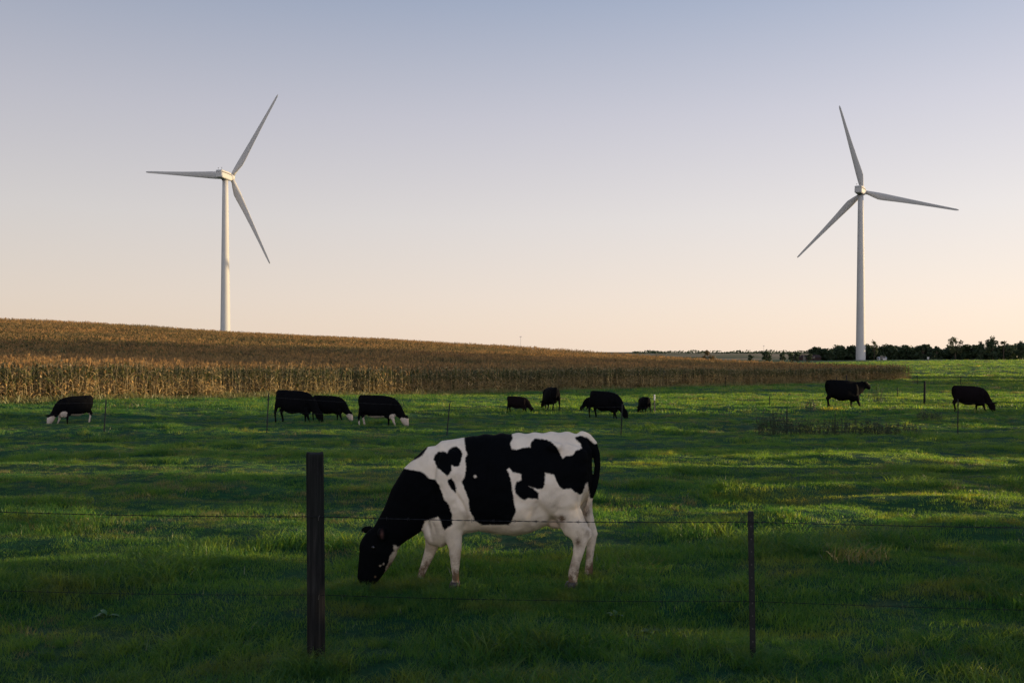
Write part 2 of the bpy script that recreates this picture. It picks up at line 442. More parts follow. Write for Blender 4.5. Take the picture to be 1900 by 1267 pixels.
# ------------------------------------------------------------------ maize
def corn_plant(seed, hgt=2.4, leaves=11, lseg=5, dry=.46, wide=.085, stalk=True, M_=None):
    rg = np.random.default_rng(seed); V = []; Fc = []; mi = []
    lean = rg.normal(0, .05, 2)
    def axis(z): return np.array([lean[0] * z, lean[1] * z, z])
    if stalk:
        rings = [axis(z) for z in (0, hgt * .5, hgt * .93)]; rr = (.017, .014, .007)
        b = len(V)
        for c, q in zip(rings, rr):
            for k in range(5): V.append(c + q * np.array([math.cos(k * 1.2566), math.sin(k * 1.2566), 0]))
        for s in range(2):
            for k in range(5): Fc.append((b + s * 5 + k, b + s * 5 + (k + 1) % 5, b + s * 5 + 5 + (k + 1) % 5, b + s * 5 + 5 + k)); mi.append(3)
    a0 = rg.uniform(0, 6.28)
    for k in range(leaves):
        z0 = hgt * (.10 + .80 * (k + rg.uniform(-.3, .3)) / leaves); a = a0 + (k % 2) * math.pi + rg.normal(0, .45)
        L = rg.uniform(.50, .85) * (1 - .35 * max(0, z0 / hgt - .6)); w = wide * rg.uniform(.7, 1.2)
        isdry = rg.uniform() < (dry + (.40 if z0 < hgt * .40 else -.12))
        up = rg.uniform(.45, 1.0) if not isdry else rg.uniform(.0, .9); droop = rg.uniform(1.0, 2.2) if not isdry else rg.uniform(1.5, 3.2)
        p = axis(z0); el = up; b = len(V); st = L / lseg
        tw = rg.uniform(-.5, .5)
        for s in range(lseg + 1):
            t = s / lseg; ww = w / 2 * (1 - t ** 2.2) + .004
            side = np.array([-math.sin(a), math.cos(a), tw * t * 1.5]); side /= np.linalg.norm(side)
            V.append(p - side * ww); V.append(p + side * ww)
            p = p + st * np.array([math.cos(a) * math.cos(el), math.sin(a) * math.cos(el), math.sin(el)])
            el = max(el - droop * (.4 + t) / lseg, -1.45)
        for s in range(lseg): Fc.append((b + 2 * s, b + 2 * s + 1, b + 2 * s + 3, b + 2 * s + 2)); mi.append(1 if isdry else 0)
    top = axis(hgt * .92)
    for k in range(6):
        a = rg.uniform(0, 6.28); sp = rg.uniform(.05, .20) if k else 0.0; L = rg.uniform(.18, .34)
        b = len(V); e = top + np.array([math.cos(a) * sp, math.sin(a) * sp, L]); mid = (top + e) / 2 + np.array([0, 0, .04])
        side = np.array([-math.sin(a), math.cos(a), 0]) * .012
        V += [top - side, top + side, mid - side * 1.3, mid + side * 1.3, e]
        Fc += [(b, b + 1, b + 3, b + 2), (b + 2, b + 3, b + 4)]; mi += [2, 2]
    # an ear in its husk
    c = axis(hgt * .45); a = a0 + 1.3; d = np.array([math.cos(a) * .55, math.sin(a) * .55, .8]); b = len(V)
    o1 = np.array([-math.sin(a), math.cos(a), 0]); o2 = np.cross(d, o1)
    for t, q in ((0, .012), (.4, .030), (1, .006)):
        for k in range(4): V.append(c + d * t * .24 + (o1 * math.cos(k * 1.5708) + o2 * math.sin(k * 1.5708)) * q)
    for s in range(2):
        for k in range(4): Fc.append((b + 4 * s + k, b + 4 * s + (k + 1) % 4, b + 4 * s + 4 + (k + 1) % 4, b + 4 * s + 4 + k)); mi.append(1)
    return np.array(V), Fc, mi
CM = (M['corn_green'], M['corn_dry'], M['corn_tassel'], M['corn_stalk'])
def corn_mesh(seed, **kw):
    V, Fc, mi = corn_plant(seed, **kw); return np_mesh('corn_plant', V, Fc, CM, False, mi)
def corn_patch(seed, n=6, size=1.15):
    rg = np.random.default_rng(seed); VV = []; FF = []; MM = []
    for k in range(n):
        V, Fc, mi = corn_plant(seed * 31 + k, hgt=rg.uniform(2.15, 2.6), leaves=6, lseg=3, dry=.30, wide=.12, stalk=False)
        keep = V.copy(); b = sum(len(q) for q in VV)
        keep[:, 0] += rg.uniform(-.5, .5) * size; keep[:, 1] += rg.uniform(-.5, .5) * size
        VV.append(keep); FF += [tuple(i + b for i in f) for f in Fc]; MM += mi
    return np_mesh('corn_patch', np.vstack(VV), FF, CM, False, MM)
C1 = [corn_mesh(100 + k, hgt=2.25 + .08 * (k % 5)) for k in range(8)]
C2 = [corn_patch(200 + k) for k in range(6)]
ELEN = 139.0
front = []; P = []; IDX = []
for row in range(12):
    t = -14.0
    while t < ELEN:
        t += rng.uniform(.13, .30) if row < 3 else rng.uniform(.2, .42)
        if row < 2 and vnoise(t * .8 + row * .3, 2.0, 31) > .22 and rng.uniform() < .85: continue
        q = E0 + ED * (t + rng.normal(0, .03)) + EN * (row * .76 + rng.normal(0, .07) + .25 * vnoise(t * .25, 5.0, 33))
        if row < 2 and t > -3 and len(front) < 300 and q[0] < -.55 * q[1] * .0 + 0 and rng.uniform() < .86 and t < 78:
            front.append((q[0], q[1])); continue
        P.append((q[0], q[1])); IDX.append(int(rng.integers(0, 8)))
P = np.array(P)
P2 = []
d = 9.4
while d < 185:
    stp = .95 if d < 60 else 1.15
    t = np.arange(-160, ELEN, stp); t = t + rng.uniform(-.35, .35, len(t))
    q = E0[None] + ED[None] * t[:, None] + EN[None] * (d + rng.uniform(-.3, .3, len(t)))[:, None]
    ok = (q[:, 1] > 20) & (np.abs(q[:, 0]) < .64 * q[:, 1] + 6) & (q[:, 1] < 262)
    P2.append(q[ok]); d += stp
P2 = np.vstack(P2)
Pall = np.vstack([P, P2]); n = len(Pall)
idx = np.concatenate([np.array(IDX), 8 + rng.integers(0, 6, len(P2))])
s = rng.uniform(.92, 1.08, n)
scatter('corn_crop', C1 + C2, np.stack([Pall[:, 0], Pall[:, 1], h(Pall[:, 0], Pall[:, 1]) - .02], 1),
        np.stack([rng.normal(0, .04, n), rng.normal(0, .04, n), rng.uniform(0, 6.28, n)], 1), np.stack([s, s, s], 1), idx,
        'ripening brown and green corn crop covering the rising field')
for (x, yv) in front:
    o = bpy.data.objects.new('corn_plant', C1[int(rng.integers(0, 8))]); COL.objects.link(o)
    o.location = (x, yv, hz(x, yv) - .02); lw = .10 if rng.uniform() < .85 else .42
    o.rotation_euler = (rng.normal(0, lw), rng.normal(0, lw), rng.uniform(0, 6.28))
    k = rng.uniform(.78, 1.08); o.scale = (k, k, k)
    tag(o, 'dry tasselled corn stalk in the front rows of the cornfield edge', 'corn plant', 'corn stalks along the near edge of the field')

def gauss(x, y, cx, cy, rx, ry): return np.exp(-(((x - cx) / rx) ** 2 + ((y - cy) / ry) ** 2))

# ------------------------------------------------------------------ cattle
SC_ = 7.9 / F; KX = 1 / 3.5185
def cw(cx, cy, y=0.0):
    """traced picture point of the near cow at depth 7.9+y -> cow space"""
    px = 620 + cx * KX; py = 770 + cy * KX; Yd = 7.9 + y
    return Vector(((px - 950) * Yd / F - (886 - 950) * SC_, y, CAMH - (py - HOR) * Yd / F))
UN = KX * SC_
class Flesh(MB):
    def limb(self, st, seg=20):
        """st: (cx, cy, half size in the picture plane, half size sideways in m, y)"""
        P_ = [cw(a[0], a[1], a[4]) for a in st]; rings = []
        for k, p in enumerate(P_):
            t = (P_[min(k + 1, len(P_) - 1)] - P_[max(k - 1, 0)]).normalized()
            l = Vector((0, 1, 0)); l = (l - t * l.dot(t)).normalized(); nn = t.cross(l)
            sl = .88 if (st[k][1] > 815 and st[k][2] < 60 and st[k][0] > 450) else 1.0; a = st[k][2] * UN * sl; b = st[k][3] * sl
            rings.append([p + nn * (a * math.cos(w)) + l * (b * math.sin(w)) for w in [2 * math.pi * i / seg for i in range(seg)]])
        # rounded ends
        def shrink(r, f, off):
            c = sum((v for v in r), Vector()) / len(r); return [c + (v - c) * f + off for v in r]
        t0 = (P_[0] - P_[1]).normalized() * st[0][2] * UN * .35; t1 = (P_[-1] - P_[-2]).normalized() * st[-1][2] * UN * .35
        rings = [shrink(rings[0], .6, t0)] + rings + [shrink(rings[-1], .6, t1)]
        self.loft(rings)
    def trunk(self, st, seg=36):
        rings = []
        for cx, top, bot, w in st:
            a = cw(cx, top); b = cw(cx, bot); c = (a + b) / 2; hh = (a.z - b.z) / 2; r = []
            for i in range(seg):
                q = 2 * math.pi * i / seg; s_, c_ = math.sin(q), math.cos(q)
                yy = w * math.copysign(abs(c_) ** .85, c_) * (1 - .20 * s_ - .10 * s_ * s_)
                r.append(Vector((c.x, yy, c.z + hh * math.copysign(abs(s_) ** .92, s_))))
            rings.append(r)
        self.loft(rings)
    def ball(self, cx, cy, y, rx, ry, rz):
        c = cw(cx, cy, y); rings = []
        for k in range(1, 10):
            t = math.pi * k / 10
            rings.append([c + Vector((rx * math.sin(t) * math.cos(2 * math.pi * i / 16), ry * math.sin(t) * math.sin(2 * math.pi * i / 16), rz * math.cos(t))) for i in range(16)])
        self.loft(rings)

def cow_body(voxel, pose='graze', beef=False):
    f = Flesh()
    dz = 60 if beef else 0                      # deeper belly of the beef cattle
    f.trunk([(612, 290, 700, .10), (645, 190, 815, .165), (700, 142, 838, .225), (780, 132, 790 + dz, .27), (860, 118, 742 + dz, .305), (950, 103, 726 + dz, .335),
             (1060, 98, 742 + dz, .362), (1180, 94, 756 + dz, .372), (1280, 92, 735 + dz, .36), (1380, 88, 690 + dz, .325), (1460, 84, 640 + dz, .295),
             (1540, 86, 600, .275), (1605, 97, 560, .24), (1652, 128, 510, .18), (1679, 178, 430, .10)])
    for sy in (-1, 1):
        f.limb([(745, 230, 60, .05, sy * .17), (765, 360, 105, .085, sy * .215), (780, 500, 110, .085, sy * .215), (785, 600, 85, .07, sy * .19)])
        f.ball(1440, 185, sy * .19, .085, .06, .05); f.ball(1640, 215, sy * .10, .06, .05, .06)
        f.limb([(1550, 200, 100, .08, sy * .15), (1535, 330, 124, .11, sy * .18), (1518, 450, 122, .115, sy * .185), (1508, 560, 100, .10, sy * .185)])
    f.ball(655, 725, 0, .105, .13, .145)
    f.ball(1455, 640, 0, .15, .13, .105)
    # near legs, far legs (the far ones stand a little apart)
    f.limb([(1525, 420, 120, .10, -.175), (1502, 520, 106, .10, -.18), (1508, 600, 98, .085, -.18), (1545, 670, 92, .07, -.175), (1590, 728, 80, .056, -.17), (1611, 778, 62, .046, -.165),
            (1603, 830, 46, .040, -.16), (1590, 890, 39, .035, -.16), (1573, 950, 37, .034, -.16), (1561, 1008, 40, .038, -.16), (1558, 1050, 34, .034, -.16), (1556, 1098, 38, .040, -.16)])
    f.limb([(1582, 420, 84, .10, .175), (1612, 520, 74, .085, .18), (1640, 620, 52, .07, .18), (1662, 700, 46, .055, .175), (1680, 758, 37, .045, .17), (1674, 835, 32, .038, .17),
            (1666, 920, 30, .034, .17), (1662, 1000, 33, .037, .17), (1660, 1045, 28, .034, .17), (1660, 1095, 32, .040, .17)])
    f.limb([(775, 560, 92, .10, -.165), (778, 650, 78, .085, -.165), (779, 740, 63, .070, -.16), (785, 800, 53, .060, -.16), (790, 860, 44, .052, -.155), (791, 910, 40, .048, -.155),
            (790, 960, 33, .040, -.15), (792, 1010, 28, .034, -.15), (793, 1045, 28, .036, -.15), (796, 1096, 31, .040, -.15)])
    f.limb([(700, 620, 82, .10, .15), (668, 740, 66, .075, .15), (638, 825, 50, .060, .15), (617, 890, 42, .050, .15), (597, 940, 35, .042, .15), (578, 990, 30, .035, .15),
            (567, 1030, 29, .036, .15), (558, 1082, 32, .040, .15)])
    if pose == 'graze':
        f.limb([(800, 402, 240, .20, 0), (692, 412, 248, .20, 0), (590, 482, 212, .165, 0), (505, 565, 172, .135, 0), (440, 658, 142, .115, 0), (372, 728, 116, .10, 0), (320, 780, 95, .095, 0)])
        f.limb([(308, 742, 88, .085, 0), (298, 800, 118, .098, 0), (288, 850, 128, .104, 0), (268, 912, 112, .092, 0), (243, 972, 92, .080, 0), (222, 1025, 76, .078, 0), (208, 1060, 62, .066, 0)])
        f.ball(400, 815, 0, .05, .07, .06)
        f.limb([(262, 735, 22, .028, .07), (235, 722, 30, .022, .12), (205, 722, 26, .018, .17), (186, 730, 12, .014, .20)])
        f.limb([(305, 730, 22, .030, -.08), (312, 742, 30, .04, -.13), (318, 762, 30, .045, -.17), (320, 790, 16, .03, -.185)])
    else:
        f.limb([(720, 420, 262, .205, 0), (620, 375, 235, .17, 0), (530, 330, 200, .14, 0), (455, 290, 160, .12, 0), (400, 265, 130, .10, 0)])
        f.limb([(430, 215, 80, .085, 0), (385, 240, 120, .10, 0), (335, 270, 112, .10, 0), (280, 310, 92, .085, 0), (230, 350, 74, .075, 0), (195, 375, 58, .062, 0)])
        for sy in (-1, 1):
            f.limb([(400, 175, 22, .03, sy * .07), (402, 165, 30, .04, sy * .13), (408, 165, 28, .045, sy * .18), (412, 175, 12, .02, sy * .21)])
    f.ball(1664, 752, -.165, .030, .032, .05); f.ball(1702, 752, .17, .022, .03, .04); f.ball(787, 878, -.155, .055, .05, .05); f.ball(612, 900, .15, .05, .045, .05)
    # tail
    f.limb([(1600, 112, 34, .05, 0), (1660, 122, 32, .045, 0), (1692, 160, 27, .036, -.01), (1713, 225, 24, .032, -.02), (1719, 300, 22, .028, -.03), (1714, 375, 21, .026, -.04),
            (1700, 445, 20, .026, -.05), (1680, 505, 18, .022, -.05), (1652, 575, 16, .020, -.04), (1630, 640, 16, .022, -.03), (1614, 700, 9, .014, -.02)], 12)
    tmp = f.build('tmp_flesh', [M['coat']])
    md = tmp.modifiers.new('r', 'REMESH'); md.mode = 'VOXEL'; md.voxel_size = voxel; md.use_smooth_shade = True
    sm = tmp.modifiers.new('s', 'SMOOTH'); sm.factor = .5; sm.iterations = 15 if voxel < .015 else 3
    bpy.context.view_layer.update()
    me = bpy.data.meshes.new_from_object(tmp.evaluated_get(bpy.context.evaluated_depsgraph_get()))
    old = tmp.data; bpy.data.objects.remove(tmp); bpy.data.meshes.remove(old)
    me.polygons.foreach_set('use_smooth', np.ones(len(me.polygons), bool))
    return me

def crop_of(me):
    co = np.empty(len(me.vertices) * 3, np.float32); me.vertices.foreach_get('co', co); co = co.reshape(-1, 3).astype(float)
    Yd = 7.9 + co[:, 1]
    px = (co[:, 0] + (886 - 950) * SC_) * F / Yd + 950; py = HOR + (CAMH - co[:, 2]) * F / Yd
    return co, (px - 620) / KX, (py - 770) / KX
def sdf(poly, x, y):
    poly = np.array(poly, float); d = np.full(len(x), 1e18); ins = np.zeros(len(x), bool)
    for k in range(len(poly)):
        a = poly[k]; b = poly[(k + 1) % len(poly)]; e = b - a
        wx = x - a[0]; wy = y - a[1]; t = np.clip((wx * e[0] + wy * e[1]) / (e @ e + 1e-9), 0, 1)
        d = np.minimum(d, (wx - e[0] * t) ** 2 + (wy - e[1] * t) ** 2)
        c = ((a[1] > y) != (b[1] > y)); xx = (b[0] - a[0]) * (y - a[1]) / (b[1] - a[1] + 1e-12) + a[0]
        ins ^= c & (x < xx)
    return np.where(ins, 1, -1) * np.sqrt(d)
def setattr_(me, nm, arr):
    a = me.attributes.new(nm, 'FLOAT', 'POINT'); a.data.foreach_set('value', np.asarray(arr, np.float32))

HEADNECK = [(455, 322), (500, 332), (570, 342), (595, 360), (620, 387), (660, 395), (690, 440), (705, 480), (715, 515), (745, 555), (757, 580), (770, 620), (772, 690), (745, 705), (720, 727), (705, 700), (690, 655), (678, 638),
            (640, 650), (592, 665), (575, 715), (570, 770), (540, 782), (480, 790), (440, 828), (415, 832), (385, 820), (392, 858), (360, 900), (357, 935), (338, 965), (335, 990), (322, 1020), (268, 1075), (60, 1150), (60, 560), (300, 480), (420, 330)]
NECKTOP = [(456, 288), (520, 270), (575, 238), (600, 205), (612, 178), (600, 150), (500, 180), (400, 280)]
HEART = [(650, 262), (658, 235), (680, 215), (715, 210), (738, 222), (750, 200), (775, 183), (800, 180), (832, 205), (838, 230), (828, 275), (815, 306), (785, 312), (768, 300), (766, 340), (740, 373), (705, 342), (670, 315)]
DROP = [(742, 395), (765, 385), (785, 410), (797, 450), (795, 482), (765, 457), (745, 425)]
SIDE = [(850, 130), (858, 200), (870, 228), (855, 262), (860, 330), (852, 372), (833, 405), (850, 455), (876, 520), (885, 600), (920, 660), (962, 692), (1060, 690), (1140, 692), (1165, 655), (1186, 600), (1172, 520), (1160, 440),
        (1150, 380), (1128, 328), (1142, 318), (1165, 347), (1205, 352), (1222, 362), (1222, 398), (1190, 408), (1177, 440), (1185, 482), (1208, 510), (1240, 527), (1270, 515), (1335, 522), (1335, 482), (1298, 452), (1270, 438), (1330, 456), (1362, 452),
        (1374, 425), (1378, 350), (1432, 360), (1452, 400), (1470, 440), (1492, 455), (1545, 455), (1572, 475), (1605, 492), (1622, 480), (1642, 425), (1655, 415), (1670, 520), (1700, 520), (1790, 300), (1760, 150), (1700, 165), (1660, 125), (1612, 108), (1575, 117), (1572, 128),
        (1592, 147), (1612, 165), (1616, 193), (1578, 205), (1555, 236), (1520, 240), (1490, 256), (1475, 222), (1455, 185), (1412, 145), (1362, 130), (1310, 127), (1286, 150), (1280, 182), (1232, 188), (1192, 200), (1160, 195), (1150, 160), (1166, 128), (1155, 60), (850, 60)]


def coat_main(me):
    co, x, y = crop_of(me)
    f = np.full(len(x), -1e9)
    for p in (HEADNECK, NECKTOP, HEART, DROP, SIDE): f = np.maximum(f, sdf(p, x, y))
    f = np.minimum(f, np.hypot(x - 922, y - 373) - 9)
    # the chest and the far fore leg are white
    for (a, b, r_) in ((322, 944, 6), (300, 956, 5), (268, 1028, 6)): f = np.minimum(f, np.hypot(x - a, y - b) - r_)
    far_tuft = np.hypot(x - 183, y - 752) - 14
    f = np.minimum(f, far_tuft)
    f = np.where((x > 1560) & (y > 500) & (co[:, 1] > .02), -30, f)
    d = .22 * sst((.82 - co[:, 2]) / .5) + .75 * sst((.50 - co[:, 2]) / .40) + .5 * sst((.26 - co[:, 2]) / .16) + .5 * gauss(x, y, 1490, 645, 40, 26) + .85 * gauss(x, y, 1490, 648, 30, 20) + .35 * gauss(x, y, 1430, 570, 45, 30) + .3 * gauss(x, y, 1420, 520, 60, 60)  # mud on legs and flank, plus painted shade greying the belly and underside
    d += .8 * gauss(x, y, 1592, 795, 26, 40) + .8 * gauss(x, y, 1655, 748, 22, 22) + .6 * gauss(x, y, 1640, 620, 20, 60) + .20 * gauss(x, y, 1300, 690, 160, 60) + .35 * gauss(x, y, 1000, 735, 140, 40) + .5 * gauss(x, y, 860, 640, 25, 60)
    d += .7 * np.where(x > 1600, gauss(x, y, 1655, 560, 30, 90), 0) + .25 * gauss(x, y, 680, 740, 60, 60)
    setattr_(me, 'coat', f * UN); setattr_(me, 'dirt_shade', np.clip(d, 0, 1.3))
    pk = gauss(x, y, 312, 752, 10, 26) * (co[:, 1] < -.1) + .25 * gauss(x, y, 1440, 690, 60, 25)
    setattr_(me, 'pink', np.clip(pk, 0, .9))

def coat_other(me, kind, pose):
    co, x, y = crop_of(me); z = co[:, 2]
    f = np.full(len(x), .5)
    if pose == 'graze':
        face = (y - 770) - .35 * np.abs(x - 300); face = np.where(x < 470, face, -400)
    else:
        face = np.where(x < 470, 330 - x + .2 * (y - 300), -400)
    if kind in ('whiteface', 'hereford'):
        f = np.minimum(f, -face * UN)
    if kind == 'hereford':
        leg = z - .34 - .10 * np.sin(x * .021); leg = np.where((x > 1300) | (x < 880), leg, 1.0)
        chest = np.maximum(np.hypot((x - 660) / 90, (y - 750) / 95) - 1, 0) * .1 - .02
        near = np.where((co[:, 1] < 0) & (x < 880) & (x > 700), .5, leg)      # one fore leg stays black
        f = np.minimum(f, np.minimum(near, np.where((x < 760) & (x > 540), chest, 1)))
        f = np.minimum(f, np.where((x > 900) & (x < 1560), z - .52 , 1))
    if kind == 'socks':
        f = np.minimum(f, np.where((x > 480), z - .30, 1))
    if kind == 'blaze':
        if pose == 'graze': b = np.maximum((np.abs(y - 870) - 75) * UN, np.abs(co[:, 1]) - .04); b = np.where((x < 260), b, 1)
        else: b = np.maximum((np.abs(x - 262) - 38) * UN, np.abs(co[:, 1]) - .035); b = np.where((y < 262 + .55 * (330 - x)) & (x < 380), b, 1)
        f = np.minimum(f, b)
    setattr_(me, 'coat', f); setattr_(me, 'dirt_shade', .6 * sst((.35 - z) / .35)); setattr_(me, 'pink', np.zeros(len(x)))

def eyes(cow, pose='graze'):
    pts = ((258, 838, -.100), (258, 838, .100)) if pose == 'graze' else ((345, 245, -.098), (345, 245, .098))
    for a in pts:
        b = MB(); c = cw(*a); rings = []
        for k in range(1, 8):
            t = math.pi * k / 8
            rings.append([c + .021 * Vector((math.sin(t) * math.cos(2 * math.pi * i / 12), math.sin(t) * math.sin(2 * math.pi * i / 12), math.cos(t))) for i in range(12)])
        b.loft(rings); b.build('eye', M['eye'], cow, True)
def hooves(cow):
    for a in ((1552, 1092, -.16, 38), (1658, 1090, .17, 32), (792, 1092, -.15, 32), (552, 1078, .15, 32)):
        for sy in (-1, 1):
            pass
        b = MB(); c = cw(a[0], a[1], a[2]); rings = []
        for dz_, k in ((.045, .85), (.02, 1.0), (-.02, 1.12), (-.045, 1.16)):
            rings.append([c + Vector((a[3] * UN * k * 1.06 * math.cos(w) - .02 * (1 - (dz_ + .045) / .09), .046 * k * math.sin(w), dz_)) for w in [2 * math.pi * i / 16 for i in range(16)]])
        b.loft(rings); b.build('hoof', M['hoof'], cow, True)

me = cow_body(.0095)
def polyline_d(pl, x, y):
    d = np.full(len(x), 1e9)
    for a, b in zip(pl[:-1], pl[1:]):
        ax_, ay_ = a; ex, ey = b[0] - ax_, b[1] - ay_; t = np.clip(((x - ax_) * ex + (y - ay_) * ey) / (ex * ex + ey * ey), 0, 1)
        d = np.minimum(d, np.hypot(x - ax_ - ex * t, y - ay_ - ey * t))
    return d
def sculpt(me):
    co, x, y = crop_of(me)
    nrm = np.empty(len(me.vertices) * 3, np.float32); me.vertex_normals.foreach_get('vector', nrm); nrm = nrm.reshape(-1, 3).astype(float)
    side = sst((np.abs(co[:, 1]) - .08) / .06); d = np.zeros(len(x))
    for pl, dep, w in (([(770, 440), (800, 495), (832, 548), (858, 600), (866, 650), (852, 705)], .016, 11), ([(1608, 470), (1600, 540), (1592, 590), (1612, 640), (1652, 700)], .012, 12),
                       ([(612, 690), (622, 740), (640, 800)], .010, 9), ([(645, 680), (660, 740)], .006, 9), ([(1330, 560), (1375, 610), (1430, 680), (1480, 720)], .020, 26), ([(1585, 740), (1600, 800), (1612, 850)], .007, 9),
                       ([(1625, 730), (1622, 800)], .006, 8), ([(300, 800), (330, 900), (300, 980)], .006, 14), ([(772, 800), (776, 900), (782, 1000)], .005, 9)):
        d -= dep * np.exp(-(polyline_d(pl, x, y) / w) ** 2)
    d -= .026 * gauss(x, y, 1318, 625, 55, 50) + .020 * gauss(x, y, 1360, 210, 60, 60) + .012 * gauss(x, y, 1560, 180, 60, 50)
    d += .014 * gauss(x, y, 720, 560, 45, 60) + .012 * gauss(x, y, 1500, 560, 60, 80) + .008 * gauss(x, y, 790, 330, 40, 120)
    rib = np.exp(-((x - 1040) / 170) ** 2 - ((y - 420) / 230) ** 2); d += .0045 * rib * np.sin((x + .12 * y) * 2 * math.pi / 58)
    d += .006 * (vnoise(x / 60, y / 60, 71) + .5 * vnoise(x / 26, y / 26, 72)) * (y < 860)
    co = co + nrm * (d * side)[:, None]
    # spine and hip line: small knobs
    co[:, 2] += .006 * np.sin(x / 17.0) * sst((co[:, 2] - 1.28) / .06) * (x > 900)
    me.vertices.foreach_set('co', co.astype(np.float32).ravel()); me.update()
sculpt(me)
coat_main(me); me.materials.clear(); me.materials.append(M['coat'])
cow = add('grazing_cow', me, None, ((886 - 950) * SC_, 7.9, -.035))
tag(cow, 'large black and white patched dairy cow grazing in front, nearest the wire fence', 'cow')
eyes(cow); hooves(cow)

_bodies = {}
def herd_mesh(kind, pose='graze', coat='coat'):
    key = (kind, pose, coat)
    if key not in _bodies:
        if pose not in _bodies: _bodies[pose] = cow_body(.020, pose, True)
        m2 = _bodies[pose].copy(); coat_other(m2, kind, pose); m2.materials.clear(); m2.materials.append(M[coat]); _bodies[key] = m2
    return _bodies[key]

def herd(name, px, foot, Y, rz, kind, label, scale=1.0, pose='graze', coat='coat_herd', cat='cow'):
    """px: middle of the animal in the picture; rz 0 = facing left, 180 = facing right"""
    o = add(name, herd_mesh(kind, pose, coat))
    p = at(px, foot, Y); z = min(p.z, 99)
    o.location = (p.x, Y, hz(p.x, Y) - .03); o.rotation_euler = (0, 0, R(rz)); o.scale = (scale,) * 3
    tag(o, label, cat, 'cattle grazing across the pasture')
    return o
HERD = []
def H_(*a, **k): HERD.append(herd(*a, **k))
H_('grazing_cow', 130, 773, 38, 50, 'hereford', 'black cow with white face, belly and legs grazing at the left below the corn', .89)
H_('grazing_cow', 556, 780, 38.5, 168, 'black', 'big black cow with its rump to the leaning fence post, overlapping the smaller white-faced one', 1.04)
H_('grazing_cow', 618, 778, 40, 176, 'whiteface', 'black cow with a white face grazing head down between two other black cows', .86)
H_('grazing_cow', 712, 792, 36, 180, 'hereford', 'black cow with white face and white hind leg grazing just above the big patched cow', .96)
H_('calf', 966, 769, 46, 170, 'black', 'small dark calf grazing rightward beside the end-on black cow', .66, coat='coat_brown', cat='calf')
H_('grazing_cow', 1019, 763, 48, -68, 'black', 'black cow seen end-on against the corn, head lowered to the left', .95)
H_('calf', 1098, 768, 48, -12, 'black', 'black calf half hidden behind the rump of a larger black cow', .62, cat='calf')
H_('grazing_cow', 1130, 782, 43, 142, 'black', 'stout black cow behind a thin fence post, above the tail of the patched cow', 1.0)
H_('calf', 1193, 770, 47, -76, 'black', 'little black calf seen end-on next to a pale-topped stake', .68, cat='calf')
H_('standing_cow', 1574, 768, 50, 180, 'blaze', 'black cow standing with head raised and a white blaze', 1.20, pose='stand')
H_('grazing_cow', 1807, 768, 46, 176, 'blaze', 'dark brown cow with a white blaze grazing at the far right', 1.02, coat='coat_brown')

